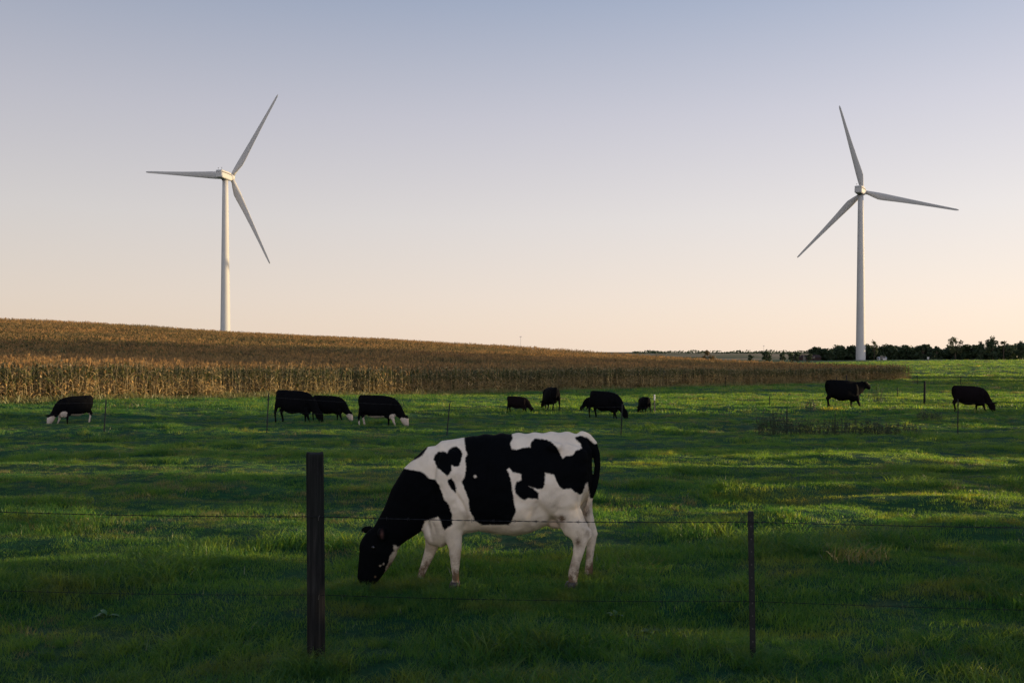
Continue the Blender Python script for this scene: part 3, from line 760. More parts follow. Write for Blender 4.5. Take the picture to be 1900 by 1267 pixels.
# ------------------------------------------------------------------ wind turbines
def turbine(px, Yd, hub_py, yaw, spin, cone, label):
    hubz = CAMH - (hub_py - HOR) * Yd / F
    x = (px - 950) * Yd / F; gz = float(h(np.array([x]), np.array([Yd]), False)[0]) - 1
    root = empty('wind_turbine', (x, Yd, gz), -R(yaw)); tag(root, label, 'wind turbine', 'white wind turbines behind the pasture')
    H = hubz - gz
    b = MB(); rings = []
    for t in (0, .02, .1, .2, .33, .34, .5, .66, .67, .8, .9, 1):
        rr = 2.15 - .95 * t
        rings.append([(rr * math.cos(w), rr * math.sin(w), t * (H - 1.9)) for w in [2 * math.pi * i / 48 for i in range(48)]])
    b.loft(rings); b.build('tower', M['turbine'], root, True)
    b = MB()
    b.loft([[(1.45 * math.cos(w), 1.45 * math.sin(w), H - 1.88 + k) for w in [2 * math.pi * i / 32 for i in range(32)]] for k in (0, .35)])
    b.build('yaw_collar', M['turbine_grey'], root, True)
    # nacelle: chamfered body along y
    def sect(yv, w, z0, z1, ch):
        return [(-w, yv, z0 + ch), (-w + ch, yv, z0), (w - ch, yv, z0), (w, yv, z0 + ch), (w, yv, z1 - ch), (w - ch, yv, z1), (-w + ch, yv, z1), (-w, yv, z1 - ch)]
    b = MB()
    b.loft([sect(-5.2, 1.25, H - 1.1, H + .95, .35), sect(-4.9, 1.6, H - 1.45, H + .95, .3), sect(2.2, 1.65, H - 1.6, H + .95, .3), sect(3.4, 1.35, H - 1.35, H + .95, .5)])
    nac = b.build('nacelle', M['turbine'], root)
    b = MB()
    b.loft([sect(-5.25, 1.2, H + 1.05, H + 1.55, .15), sect(-4.8, 1.6, H + 1.05, H + 1.85, .2), sect(2.0, 1.62, H + 1.05, H + 1.85, .2), sect(2.9, 1.3, H + 1.05, H + 1.5, .15)])
    b.build('roof_panel', M['turbine'], nac)
    b = MB(); b.box((0, -1.1, H + 1.0), (3.1, 7.6, .10)); b.build('seam', M['turbine_grey'], nac)
    b = MB()
    for sx in (-.8, .8): b.tube([(sx, -4.2, H + 1.85), (sx, -4.2, H + 2.9)], .06, 6); b.box((sx, -4.2, H + 2.9), (.5, .12, .12))
    b.build('wind_vane', M['turbine_grey'], nac)
    b = MB(); hy = 5.0; prof = [(3.35, 1.3), (3.6, 1.55), (4.6, 1.65), (5.6, 1.5), (6.3, 1.1), (6.7, .55), (6.8, .1)]
    T5 = Matrix.Rotation(R(5), 3, 'X'); C5 = Vector((0, 0, H))
    def tl(v): return T5 @ (Vector(v) - C5) + C5
    b.loft([[tl((q * math.cos(w), yv, H + q * math.sin(w))) for w in [2 * math.pi * i / 32 for i in range(32)]] for yv, q in prof])
    b.build('hub', M['turbine'], root, True)
    for k in range(3):
        th = R(spin + 120 * k); d = Vector((math.cos(th), 0, math.sin(th))); e = Vector((-math.sin(th), 0, math.cos(th)))  # e: in-plane
        ax = Vector((0, 1, 0)); b = MB(); rings = []
        for rr, ch, th_, tw, off in ((1.2, 1.8, 1.0, 20, 0), (2.4, 1.8, 1.0, 20, 0), (4.5, 2.5, .62, 18, .25), (7.5, 3.3, .36, 14, .55), (10, 3.15, .28, 11, .52), (16, 2.5, .22, 7, .36),
                                     (24, 1.85, .18, 4, .22), (32, 1.3, .16, 2, .12), (38, 1.0, .15, 1, .06), (41, .78, .14, 0, .0), (42, .4, .3, 0, 0)):
            ring = []; cr = math.cos(R(tw)); sr = math.sin(R(tw))
            for i in range(16):
                w = 2 * math.pi * i / 16; cc = ch / 2 * math.cos(w) - off; tt = ch * th_ / 2 * math.sin(w) * (1 - .35 * math.cos(w + math.pi) if rr > 3 else 1)
                bend = cone * rr
                ring.append(tl(d * rr + e * (cc * cr - tt * sr) + ax * (hy + cc * sr + tt * cr + bend) + Vector((0, 0, H))))
            rings.append(ring)
        b.loft(rings); b.build('blade', M['turbine'], root, True)
    return root
turbine(418, 377, 327.2, 12.4, 54.35, -.022, 'white wind turbine rising behind the crest of the cornfield, one blade level')
turbine(1597, 400, 355, 34.5, -17.0, -.042, 'white wind turbine at the low end of the corn beside the dark trees')

# ------------------------------------------------------------------ fences
def bez(p, q, sag, n):
    return [Vector(p).lerp(Vector(q), t / n) - Vector((0, 0, sag * 4 * (t / n) * (1 - t / n))) for t in range(n + 1)]
def strand(pts, name, parent, rad=.003, barbs=.13):
    b = MB()
    for k in range(2):
        tw = []
        for i, p in enumerate(pts):
            a = i * 1.3 + k * math.pi; tw.append(p + Vector((0, math.cos(a), math.sin(a))) * rad * .8)
        b.tube(tw, rad * .75, 5)
    if barbs:
        acc = 0
        for i in range(1, len(pts)):
            acc += (pts[i] - pts[i - 1]).length
            if acc > barbs:
                acc = 0; c = pts[i]; a = random.uniform(0, 6.28)
                for s_ in (-1, 1):
                    v = Vector((s_ * .006, math.cos(a), math.sin(a))); v2 = Vector((.0, math.cos(a) * .014, math.sin(a) * .014))
                    b.tube([c + Vector((s_ * .005, 0, 0)) - v2, c + Vector((s_ * .005, 0, 0)) + v2], .0014, 4); a += 1.4
    return b.build(name, M['wire'], parent)

def steel_post(parent, foot, height, lean=(0, 0), w=.036, studs=True, name='steel_post', rz=0.0, cap=False):
    b = MB(); Mx = Matrix.Rotation(rz, 3, 'Z')
    def pt(x, yv, z): return Vector(foot) + Mx @ Vector((x, yv, 0)) + Vector((lean[0] * z, lean[1] * z, z))
    sec = [(-w / 2, -.004), (w / 2, -.004), (w / 2, .002), (.004, .003), (.004, .034), (-.004, .034), (-.004, .003), (-w / 2, .002)]
    b.loft([[pt(x, yv, z) for x, yv in sec] for z in (-.3, height * .5, height - .008)] + [[pt(x * .8, yv * .8, height) for x, yv in sec]])
    po = b.build(name, M['steel'], parent)
    if studs:
        b = MB(); z = .12
        while z < height - .03:
            c = pt(0, -.006, z); b.box(c, (.007, .006, .009), 0); z += .088
        b.build('stud', M['stud'], po)
    if cap:
        b = MB(); b.loft([[pt(x * 1.08, yv * 1.08, z) for x, yv in sec] for z in (height - .16, height + .004)]); b.build('painted_top', M['steel_pale'], po)
    return po

fence = empty('wire_fence', (0, 5.9, 0)); fence.location = (0, 0, 0)
tag(fence, 'near barbed wire fence on one thick wooden post and one thin steel post', 'fence')
pb = at(586, 1205, 5.85); gz = hz(pb.x, 5.85)
b = MB(); rings = []; hp = at(586, 840, 5.85).z - gz
for z in (-.3, 0, .15, .4, .65, .9, 1.1, hp - .02, hp - .006, hp):
    k = 1.0 - .03 * z; k *= (1 if z < hp - .015 else (.985 if z < hp - .003 else .90))
    rings.append([(pb.x + (.0605 * k + .003 * math.sin(3 * w + z * 2)) * math.cos(w) - .004 * z, 5.85 + .060 * k * math.sin(w), gz + z + (.008 * math.sin(w * 2 + 1) if z >= hp else 0)) for w in [2 * math.pi * i / 32 for i in range(32)]])
b.loft(rings); wp = b.build('wooden_post', M['wood'], fence, True)
for zz in (at(586, 958, 5.85).z, at(586, 1103, 5.85).z):
    b = MB(); b.tube([(pb.x + .03, 5.85 - .052, zz - .016), (pb.x + .032, 5.85 - .066, zz - .012), (pb.x + .034, 5.85 - .068, zz), (pb.x + .036, 5.85 - .066, zz + .012), (pb.x + .038, 5.85 - .052, zz + .016)], .0025, 6)
    b.build('staple', M['stud'], wp)
tp = at(1397, 1222, 5.93); tgz = hz(tp.x, 5.93); th = at(1393, 948, 5.93).z - tgz
steel_post(fence, (tp.x, 5.93, tgz), th, (-.016, 0), .040)
for y0, y1, y2, y3 in ((944, 958, 968, 974), (1090, 1103, 1115, 1133)):
    a = at(-260, y0 - 5, 5.85); c = at(586, y1, 5.785); e = at(1394, y2, 5.915); g_ = at(2500, y3 + 6, 6.05)
    pts = bez(a, c, .02, 130)[:-1] + bez(c, e, .015, 124)[:-1] + bez(e, g_, .02, 150)
    strand(pts, 'barbed_wire', fence, .0023 if y0 < 1000 else .0015)

mid = empty('wire_fence', (0, 0, 0)); tag(mid, 'thin wire fence of leaning steel posts crossing the middle of the pasture', 'fence')
mp_ = []
for px, t, bt, ln in ((-125, 738, 798, .05), (193, 738, 797, .07), (495, 735, 808, .05), (829, 752, 805, .09), (1152, 752, 812, .05), (1460, 755, 806, .0), (1777, 742, 808, .01), (2110, 740, 808, .02)):
    Yd = 32; p = at(px, bt, Yd); z = hz(p.x, Yd); hh = (bt - t) * Yd / F
    if px == 829: hh = 1.2
    if px == 1152: hh = 1.2
    steel_post(mid, (p.x, Yd, z), hh, (ln, 0), .045, False); mp_.append((p.x, z, hh, ln))
for fr in (.55, .9):
    pts = []
    for k in range(len(mp_) - 1):
        a, c = mp_[k], mp_[k + 1]
        pts += bez((a[0] + a[3] * a[2] * fr, 31.97, a[1] + a[2] * fr), (c[0] + c[3] * c[2] * fr, 31.97, c[1] + c[2] * fr), .04, 24)[:(-1 if k < len(mp_) - 2 else None)]
    strand(pts, 'wire', mid, .003, 0)

rf = empty('wire_fence', (0, 0, 0)); tag(rf, 'far wire fence of mixed dark posts on the right below the end of the corn', 'fence')
RP = [(1428, 735, 772, 52, .05), (1552, 700, 742, 66, .07), (1572, 696, 742, 60, .10), (1594, 712, 742, 74, .05), (1626, 716, 742, 80, .05), (1665, 718, 742, 64, .06), (1715, 707, 752, 54, .13), (1702, 697, 719, 120, .10), (1783, 698, 722, 105, .09), (1346, 700, 716, 98, .07)]
for px, t, bt, Yd, w in RP:
    p = at(px, bt, Yd); z = hz(p.x, Yd); hh = at(px, t, Yd).z - z
    b = MB(); lx = random.uniform(-.03, .03)
    b.loft([[(p.x + lx * zz + w / 2 * k * math.cos(q), Yd + w / 2 * k * math.sin(q), z + zz) for q in [2 * math.pi * i / 10 for i in range(10)]] for zz, k in ((-.3, 1), (hh * .5, .97), (hh - .02, .93), (hh, .8))])
    b.build('fence_post', M['wood'], rf, True)
p = at(1214, 766, 47); z = hz(p.x, 47)
st = empty('stake', (p.x, 47, z)); tag(st, 'thin grey stake with a pale top beside the little end-on calf', 'stake')
b = MB(); b.tube([(0, 0, -.2), (.01, 0, .5), (.01, 0, .72)], .035, 8); b.build('shaft', M['stud'], st)
b = MB(); b.tube([(.01, 0, .70), (.012, 0, 1.0)], .045, 8); b.build('painted_top', M['steel_pale'], st)

# ------------------------------------------------------------------ weeds and leafy plants
def weed(px, py, Yd, hgt, w, n, label, seed, mat='weed', leaf=.05):
    rg = np.random.default_rng(seed); p = at(px, py, Yd); x0 = p.x; z0 = hz(x0, Yd)
    root = empty('weed_clump', (x0, Yd, z0)); tag(root, label, 'weed', 'tall dead weeds in the pasture')
    V = []; Fc = []; V2 = []; F2 = []
    for k in range(n):
        a = rg.uniform(0, 6.28); rr = w * math.sqrt(rg.uniform(0, 1)) * .8; bx, by = rr * math.cos(a), rr * math.sin(a) * .6
        H = hgt * rg.uniform(.5, 1.05) * (1 - .45 * (rr / w) ** 2); d = rg.uniform(0, 6.28); ln = rg.uniform(.05, .35) * H
        top = np.array([bx + math.cos(d) * ln, by + math.sin(d) * ln, H]); bot = np.array([bx, by, -.03]); q = len(V)
        s = np.array([math.cos(a + 1), math.sin(a + 1), 0]) * .006
        V += [bot - s, bot + s, top + s * .5, top - s * .5]; Fc.append((q, q + 1, q + 2, q + 3))
        for j in range(9):
            t = rg.uniform(.25, 1); c = bot + (top - bot) * t; u = rg.normal(0, 1, 3); u /= np.linalg.norm(u); v = np.cross(u, rg.normal(0, 1, 3)); v /= np.linalg.norm(v)
            L = leaf * rg.uniform(.6, 1.6); q = len(V2); c2 = c + u * L
            V2 += [c, c + u * L * .5 + v * L * .25, c2, c + u * L * .5 - v * L * .25]; F2.append((q, q + 1, q + 2, q + 3))
    add('stem', np_mesh('stem', np.array(V), Fc, (M[mat],)), root); add('leaf', np_mesh('leaf', np.array(V2), F2, (M[mat],)), root)['kind'] = 'stuff'
WL = [(1438, 806, 31, .98, .9, 130, 'dark weed clump left of the slim post below the raised-head cow'), (1490, 808, 31.5, .62, .9, 90, 'low weed clump right of the slim post below the raised-head cow'),
      (1552, 808, 31, .80, 1.0, 120, 'weed clump under the hind legs of the raised-head cow'), (1615, 810, 31.2, .70, 1.0, 110, 'brownish weed clump under the muzzle of the raised-head cow'), (1672, 812, 31, .55, 1.0, 90, 'short brown weed clump farther right along the middle fence'),
      (1503, 770, 48, .95, .35, 40, 'slender weed standing behind the raised-head cow'), (1628, 742, 58, 1.3, .5, 50, 'tall weed standing in front of the raised-head cow'), (1722, 778, 40, .6, .8, 60, 'wide low weed patch below the thick dark post')]
for k, a in enumerate(WL): weed(*a, 500 + k)

def tuft(px, py, Yd, hgt, w, n, label, seed):
    p = at(px, py, Yd); z = hz(p.x, Yd)
    o = add('grass_tuft', grass_clump(n, hgt, w, .008, 1.0, (M['grass_dry'],), seed), None, (p.x, Yd, z)); tag(o, label, 'grass tuft', 'pale tufts of dead grass')
tuft(1585, 1030, 8.9, .26, .34, 170, 'pale dry grass tuft right of the steel post', 41)
tuft(1180, 1030, 8.7, .14, .35, 90, 'low brownish grass tuft behind the hooves of the patched cow', 42)
tuft(560, 800, 31, .30, .8, 160, 'straw coloured grass tuft below the overlapping black cows', 43)
tuft(690, 806, 30, .28, .7, 140, 'straw coloured grass tuft below the cow with the white hind leg', 44)

def dock(px, py, Yd, size, n, label, seed):
    rg = np.random.default_rng(seed); p = at(px, py, Yd); b = MB()
    for k in range(n):
        a = rg.uniform(0, 6.28); L = size * rg.uniform(.6, 1.1); w = L * .28; el = rg.uniform(.5, 1.2); q = np.zeros(3); rows = []
        for s_ in range(6):
            t = s_ / 5; ww = w * math.sin(math.pi * min(t * .92 + .05, 1)) * .5 + .003; side = np.array([-math.sin(a), math.cos(a), 0])
            rows.append([q - side * ww + np.array([0, 0, ww * .35]), q.copy(), q + side * ww + np.array([0, 0, ww * .35])])
            q = q + L / 5 * np.array([math.cos(a) * math.cos(el), math.sin(a) * math.cos(el), math.sin(el)]); el -= .28
        V = [v for r_ in rows for v in r_]
        b.shape(V, [(3 * i + j, 3 * i + j + 1, 3 * i + j + 4, 3 * i + j + 3) for i in range(5) for j in range(2)])
    o = b.build('dock_plant', M['dock'], None, True, (p.x, Yd, hz(p.x, Yd) - .01)); tag(o, label, 'weed plant', 'broad-leaved weeds near the fence')
dock(196, 1112, 7.2, .13, 6, 'broad-leaved weed with one pale leaf in the grass at the left', 61)
dock(1145, 1118, 7.2, .11, 8, 'broad-leaved weed below the hind hooves of the patched cow', 62)
dock(1205, 1140, 6.9, .12, 7, 'broad-leaved weed nearer the fence, right of the patched cow', 63)

# ------------------------------------------------------------------ trees
def crown_mesh(seed, h0, h1, w, n, leaf, mat, blobs=14, shape=1.0):
    """leaf quads gathered in ragged clumps between heights h0 and h1"""
    rg = np.random.default_rng(seed); V = []; Fc = []
    cs = []
    for k in range(blobs):
        t = rg.uniform(0, 1); z = h0 + (h1 - h0) * t; prof = math.sin(math.pi * min(max(.12 + .80 * t, 0), 1)) ** .7 * shape
        a = rg.uniform(0, 6.28); rr = w * .62 * prof * math.sqrt(rg.uniform(.05, 1)); cs.append((rr * math.cos(a), rr * math.sin(a), z, w * rg.uniform(.16, .34)))
    cs.append((0, 0, h1 - .12 * (h1 - h0), w * .2))
    for k in range(n):
        c = cs[int(rg.integers(len(cs)))]; d = rg.normal(0, 1, 3); d /= np.linalg.norm(d); q = np.array(c[:3]) + d * c[3] * rg.uniform(.35, 1.1)
        u = rg.normal(0, 1, 3); u /= np.linalg.norm(u); v = np.cross(u, rg.normal(0, 1, 3)); v /= np.linalg.norm(v)
        L = leaf * rg.uniform(.5, 1.3); b = len(V)
        V += [q - u * L * .6, q + v * L * .35, q + u * L * .6, q - v * L * .35]; Fc.append((b, b + 1, b + 2, b + 3))
    return np_mesh('crown', np.array(V), Fc, (M[mat],)), cs
def trunk_mesh(seed, h0, h1, cs, rad):
    rg = np.random.default_rng(seed); b = MB()
    b.tube([(0, 0, -.5), (rg.normal(0, .1), 0, h0 * .6), (rg.normal(0, .2), rg.normal(0, .2), h0 + (h1 - h0) * .45), (rg.normal(0, .2), 0, h1 * .92)], [rad * 1.25, rad, rad * .6, rad * .15], 8)
    for c in cs[:9]:
        z0 = h0 * .8 + (c[2] - h0) * .35; b.tube([(0, 0, z0), (c[0] * .5, c[1] * .5, (z0 + c[2]) / 2 + .2), (c[0] * .95, c[1] * .95, c[2])], [rad * .45, rad * .3, rad * .1], 5)
    return np_mesh('trunk', np.array(b.v), b.f, (M['bark'],), True)
TK = {}
def tree_kind(key, seed, hgt, h0, w, n, leaf, mat, blobs=14):
    cm, cs = crown_mesh(seed, h0, hgt, w, n, leaf, mat, blobs); TK[key] = (cm, trunk_mesh(seed, h0, hgt, cs, .025 * hgt), hgt)
for k in range(6): tree_kind(('hedge', k), 700 + k, 6.0, -.2, 4.4, 1700, .85, 'tree_dark', 26)
tree_kind('open', 720, 10, 3.2, 5.4, 900, .65, 'tree_mid', 17); tree_kind('open2', 721, 10, 3.5, 4.4, 700, .65, 'tree_mid', 13)
tree_kind('cone', 722, 8, .5, 2.8, 900, .6, 'tree_dark', 12); tree_kind('tall', 723, 10, 1.0, 5.0, 1300, .75, 'tree_dark', 18)
tree_kind('thin', 724, 9, 4.5, 3.2, 330, .55, 'tree_mid', 8); tree_kind('bush', 725, 5, .3, 3.2, 700, .5, 'tree_autumn', 12); tree_kind('round', 726, 6, .6, 4.0, 900, .6, 'tree_dark', 14)
def tree(px, top, Yd, key, label, group=None, ws=1.0, name='tree', foot=None):
    x = (px - 950) * Yd / F; z = hz(x, Yd); hh = at(px, top, Yd).z - z; cm, tm, H0 = TK[key]
    root = empty(name, (x, Yd, z), random.uniform(0, 6.28)); k = hh / H0; root.scale = (k * ws, k * ws, k)
    tag(root, label, 'tree', group); add('trunk', tm, root); add('crown', cm, root)
    return root
for k in range(40):
    px = 1512 + k * 10.2 + random.uniform(-4, 4)
    if 1584 < px < 1600: px += 16
    tree(px, 647 - (px - 1500) * .008 + random.uniform(-4, 5), 425 + random.uniform(-14, 22), ('hedge', k % 6), 'dark leafy tree in the unbroken hedgerow along the far side of the pasture', 'dark trees in the far hedgerow', random.uniform(1.1, 1.75), 'hedgerow_tree')
grp = 'tall trees standing above the hedgerow'
for px, top, key, ws, lab in ((1541, 649, 'round', 1.1, 'rounded dark tree left of the turbine at the low end of the corn'), (1622, 634, 'open2', .75, 'thin topped tree just right of the turbine tower'), (1711, 641, 'cone', 1.0, 'narrow pointed tree above the hedgerow'), (1737, 641, 'cone', 1.15, 'second pointed tree, right of the narrow pointed one'),
                              (1772, 629, 'open', 1.0, 'tall open crowned tree with sky showing through its branches'), (1820, 636, 'tall', .8, 'dense dark tree joined to a taller one at its right'), (1841, 628, 'tall', .85, 'tallest dense dark tree near the right edge'), (1862, 633, 'thin', 1.0, 'spindly tree with a small high crown near the right edge'),
                              (1893, 636, 'tall', 1.0, 'dark tree cut by the right edge of the photo'), (1920, 634, 'open', 1.0, 'leafy tree beyond the right edge of the photo')):
    tree(px, top, 405, key, lab, grp, ws)
for px, top, Yd, key, ws, lab in ((1314, 652, 215, 'bush', .9, 'lone brownish bush poking above the corn'), (1422, 652, 330, 'round', 1.2, 'round dark tree on the skyline behind the corn'), (1452, 655, 345, 'round', .8, 'small tree left of a pair on the skyline'), (1467, 655, 340, 'round', .9, 'left tree of a pair on the skyline'), (1478, 654, 350, 'round', .8, 'right tree of a pair on the skyline'), (1392, 658, 360, 'round', 1.0, 'low dark tree at the left end of the skyline trees'), (1502, 657, 340, 'round', 1.1, 'dark tree where the hedgerow begins')):
    tree(px, top, Yd, key, lab, 'scattered trees on the skyline', ws)

def leafmass(name, cols, leaf, mat, label, seed):
    """cols: (x, y, z0, z1, width, n, centre-depth)"""
    rg = np.random.default_rng(seed); VV = []
    for (x, yv, z0, z1, w, n) in cols:
        t = rg.uniform(0, 1, n) ** .8; a = rg.uniform(0, 6.28, n); rr = w * np.sqrt(rg.uniform(0, 1, n)) * (1 - .45 * t ** 2)
        q = np.stack([x + rr * np.cos(a), yv + rr * np.sin(a), z0 + (z1 - z0) * t], 1)
        u = rg.normal(0, 1, (n, 3)); u /= np.linalg.norm(u, axis=1)[:, None]; v = np.cross(u, rg.normal(0, 1, (n, 3))); v /= np.linalg.norm(v, axis=1)[:, None]
        L = (leaf * rg.uniform(.6, 1.3, n))[:, None]
        VV.append(np.stack([q - u * L * .6, q + v * L * .4, q + u * L * .6, q - v * L * .4], 1).reshape(-1, 3))
    V = np.vstack(VV); Fq = np.arange(len(V)).reshape(-1, 4)
    o = add(name, np_mesh(name, V, Fq, (M[mat],))); tag(o, label, None, None, 'stuff'); return o
cols = []
for k in range(150):
    px = 1180 + k * 5 + random.uniform(-2, 2); Yd = 1500 + random.uniform(-150, 250); x = (px - 950) * Yd / F; z = hz(x, Yd)
    cols.append((x, Yd, z - .5, z + random.uniform(1.5, 6.0), random.uniform(6, 14), 34))
leafmass('far_woodland', cols, 2.6, 'tree_dark', 'thin band of far woodland along the horizon', 91)

# the wood outside the right edge: its long shadows lie across the pasture
TOP = np.array([(-70, 12), (4, 12), (8.4, 8), (9.4, 2.5), (10.2, .7), (13.0, .7), (14.2, 5), (16.0, 5), (17.0, 1.0), (20.4, .6), (21.6, 5.5), (25, 6.5), (25.6, 2.5), (26.6, 2.5), (27.6, 6.5), (32, 6.5), (32.8, .6), (34.6, .6), (35.6, 6.5), (43.3, 6.5), (44.4, .5), (50, .5),
                (50.6, 3), (52.0, 3), (52.8, .4), (72.5, .4), (73.6, 15), (80, 28), (120, 34), (142, 34), (147, 14), (150, .5)])
cols = []; tb = MB()
s_ = -60.0
while s_ < 148:
    if s_ < 6: x = 25 + random.uniform(-1, 3); yv = (s_ + .139 * x) / .990
    else: yv = (s_ + 1.95) / .898; x = .66 * yv + 14 + random.uniform(0, 3)
    tp_ = float(np.interp(s_, TOP[:, 0], TOP[:, 1])) * random.uniform(.85, 1.1); z = hz(x, yv)
    z0 = z + .1
    if 95 < s_ < 99: z0 = z + 2.4
    if 131 < s_ < 139: z0 = z + 4.2
    if tp_ > .8:
        cols.append((x, yv, z0, z + tp_, 1.3, int((70 if s_ < 8 or s_ > 50 else 62) * tp_)))
        if random.random() < .4: tb.tube([(x, yv, z - .3), (x, yv, z + tp_ * .8)], [.16, .05], 6)
    s_ += .85
for k in range(26):   # unseen trees added beside the viewer to block sky light from the foreground
    sx = -1 if k % 2 else 1; x = sx * random.uniform(8.5, 13); yv = random.uniform(-8, 3.2); z = hz(x, yv); hh = random.uniform(7, 10)
    cols.append((x, yv, z + 1.0, z + hh, 1.5, 420)); tb.tube([(x, yv, z - .3), (x, yv, z + hh * .8)], [.16, .05], 6)
leafmass('woodland', cols, .42, 'tree_mid', 'unseen leafy wood at the right, plus trees added beside the viewer to darken the foreground', 92)
tb.build('woodland_stems', M['bark'])['kind'] = 'stuff'

# ------------------------------------------------------------------ small far things
def shed(px, py, Yd, L, D, H, rh, wall, roof, label, name='barn'):
    p = at(px, py, Yd); z = hz(p.x, Yd); root = empty(name, (p.x, Yd, z)); tag(root, label, 'barn')
    b = MB(); b.box((0, 0, H / 2 - .2), (L, D, H + .4)); w = b.build('wall', M[wall], root)
    b = MB(); e = .25
    b.shape([(-L / 2 - e, -D / 2 - e, H), (L / 2 + e, -D / 2 - e, H), (L / 2 + e, D / 2 + e, H), (-L / 2 - e, D / 2 + e, H), (-L / 2 - e, 0, H + rh), (L / 2 + e, 0, H + rh)], [(0, 1, 5, 4), (2, 3, 4, 5), (0, 4, 3), (1, 2, 5), (3, 2, 1, 0)])
    b.build('roof', M[roof], root)
    b = MB(); b.box((-L * .2, -D / 2 - .02, 1.1), (1.2, .05, 2.2)); b.build('door', M['window'], root)
    b = MB(); b.box((L * .2, -D / 2 - .02, 1.5), (1.0, .05, .9)); b.build('window', M['window'], root)
shed(1497, 667, 398, 11, 6, 1.5, 1.2, 'barn', 'barn', 'long low dark red barn between the skyline trees and the hedgerow')
shed(1636, 674, 396, 3.4, 2.5, 1.0, .7, 'whitewash', 'roof', 'small pale shed at the foot of the hedgerow right of the turbine tower', 'shed')
p = at(1722, 675, 280); z = hz(p.x, 280); sg = empty('marker_post', (p.x, 280, z)); tag(sg, 'small white marker on a short post before the hedgerow', 'marker post')
b = MB(); b.tube([(0, 0, -.3), (0, 0, 1.4)], .12, 8); b.build('post', M['stud'], sg)
b = MB(); b.box((0, -.02, 1.6), (.6, .2, .7)); b.build('panel', M['whitewash'], sg)
for px, top, Yd, lab in ((966, 624, 700, 'faint thin mast on the skyline behind the corn'), (1417, 641, 900, 'faint thin mast above the skyline trees')):
    x = (px - 950) * Yd / F; z = hz(x, Yd); hh = at(px, top, Yd).z - z; o = empty('radio_mast', (x, Yd, z)); tag(o, lab, 'mast')
    b = MB(); b.tube([(0, 0, 0), (0, 0, hh)], .11, 6); b.build('pole', M['roof'], o)
    b = MB(); b.box((0, 0, hh - .3), (1.8, .3, .35)); b.build('crossarm', M['roof'], o)
x = (1652 - 950) * 1000 / F; z = hz(x, 1000); hh = at(1652, 643, 1000).z - z
o = empty('water_tower', (x, 1000, z)); tag(o, 'tiny water tower on the skyline above the hedgerow', 'water tower')
b = MB(); b.tube([(0, 0, 0), (0, 0, hh - 1.5)], [.6, .4], 8); b.build('column', M['roof'], o)
b = MB(); b.loft([[(q * math.cos(w), q * math.sin(w), hh - 2.4 + k) for w in [2 * math.pi * i / 16 for i in range(16)]] for k, q in ((0, .6), (.7, 1.6), (1.6, 1.6), (2.4, .4))]); b.build('tank', M['roof'], o, True)

# ------------------------------------------------------------------ sky, sun, camera
W = bpy.data.worlds.new('World'); S.world = W; W.use_nodes = True
nt = W.node_tree; nt.nodes.clear()
sky = nt.nodes.new('ShaderNodeTexSky'); sky.sky_type = 'NISHITA'; sky.sun_disc = False
sky.sun_elevation = R(SUN_EL); sky.sun_rotation = R(SUN_AZ); sky.air_density = 1.0; sky.dust_density = 1.0; sky.ozone_density = 1.5; sky.altitude = 200
bg = nt.nodes.new('ShaderNodeBackground'); bg.inputs[1].default_value = .019
wo = nt.nodes.new('ShaderNodeOutputWorld')
nt.links.new(sky.outputs[0], bg.inputs[0])
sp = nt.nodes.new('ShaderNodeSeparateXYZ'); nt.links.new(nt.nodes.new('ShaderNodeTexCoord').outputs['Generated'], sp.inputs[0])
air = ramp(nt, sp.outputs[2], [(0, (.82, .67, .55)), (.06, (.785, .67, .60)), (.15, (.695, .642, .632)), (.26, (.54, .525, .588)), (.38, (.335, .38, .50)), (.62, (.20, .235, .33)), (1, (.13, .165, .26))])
lr = math_(nt, 'ADD', math_(nt, 'MULTIPLY', sp.outputs[0], .26), 1.0)
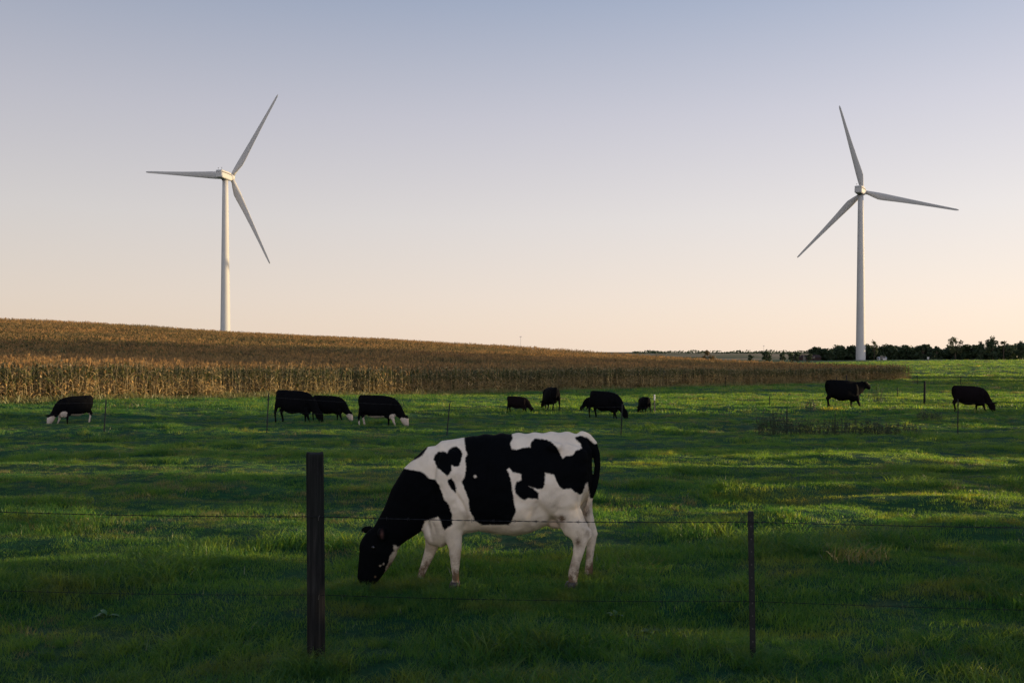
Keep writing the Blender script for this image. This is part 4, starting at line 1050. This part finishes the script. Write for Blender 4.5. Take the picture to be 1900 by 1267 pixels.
back = math_(nt, 'ADD', math_(nt, 'MULTIPLY', math_(nt, 'MAXIMUM', math_(nt, 'MULTIPLY', sp.outputs[1], -1.0), 0.0), 2.1), 1.0)
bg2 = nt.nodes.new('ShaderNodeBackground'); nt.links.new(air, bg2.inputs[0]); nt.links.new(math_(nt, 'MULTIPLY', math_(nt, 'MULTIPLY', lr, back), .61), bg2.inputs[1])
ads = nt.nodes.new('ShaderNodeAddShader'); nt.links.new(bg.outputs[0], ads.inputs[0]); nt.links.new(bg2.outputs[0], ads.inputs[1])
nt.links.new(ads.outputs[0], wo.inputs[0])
ld = bpy.data.lights.new('sun', 'SUN'); ld.energy = 5.0; ld.angle = R(.5); ld.color = (1.0, .75, .43)
so = bpy.data.objects.new('sun', ld); COL.objects.link(so)
sd = Vector((math.sin(R(SUN_AZ)) * math.cos(R(SUN_EL)), math.cos(R(SUN_AZ)) * math.cos(R(SUN_EL)), math.sin(R(SUN_EL))))
so.rotation_euler = sd.to_track_quat('Z', 'Y').to_euler(); so.location = (60, 20, 40)

cd = bpy.data.cameras.new('camera'); cam = bpy.data.objects.new('camera', cd); COL.objects.link(cam)
cd.sensor_fit = 'HORIZONTAL'; cd.sensor_width = 36; cd.lens = 36 * F / 1900; cd.shift_y = (HOR - 633.5) / 1900
cam.location = (0, 0, CAMH); cam.rotation_euler = (R(90), 0, 0); cd.clip_start = .05; cd.clip_end = 20000
S.camera = cam
S.view_settings.view_transform = 'Standard'; S.view_settings.look = 'None'; S.view_settings.gamma = 1.0; S.view_settings.exposure = 0.72
S.render.engine = 'CYCLES'
S.cycles.use_denoising = True; S.cycles.denoising_input_passes = 'RGB_ALBEDO_NORMAL'; S.cycles.denoising_prefilter = 'NONE'; S.cycles.use_light_tree = False; S.cycles.use_adaptive_sampling = False; S.cycles.sample_clamp_indirect = 3; W.cycles.sampling_method = 'MANUAL'; W.cycles.sample_map_resolution = 512
S.cycles.max_bounces = 6; S.cycles.diffuse_bounces = 3; S.cycles.transmission_bounces = 3; S.cycles.transparent_max_bounces = 4
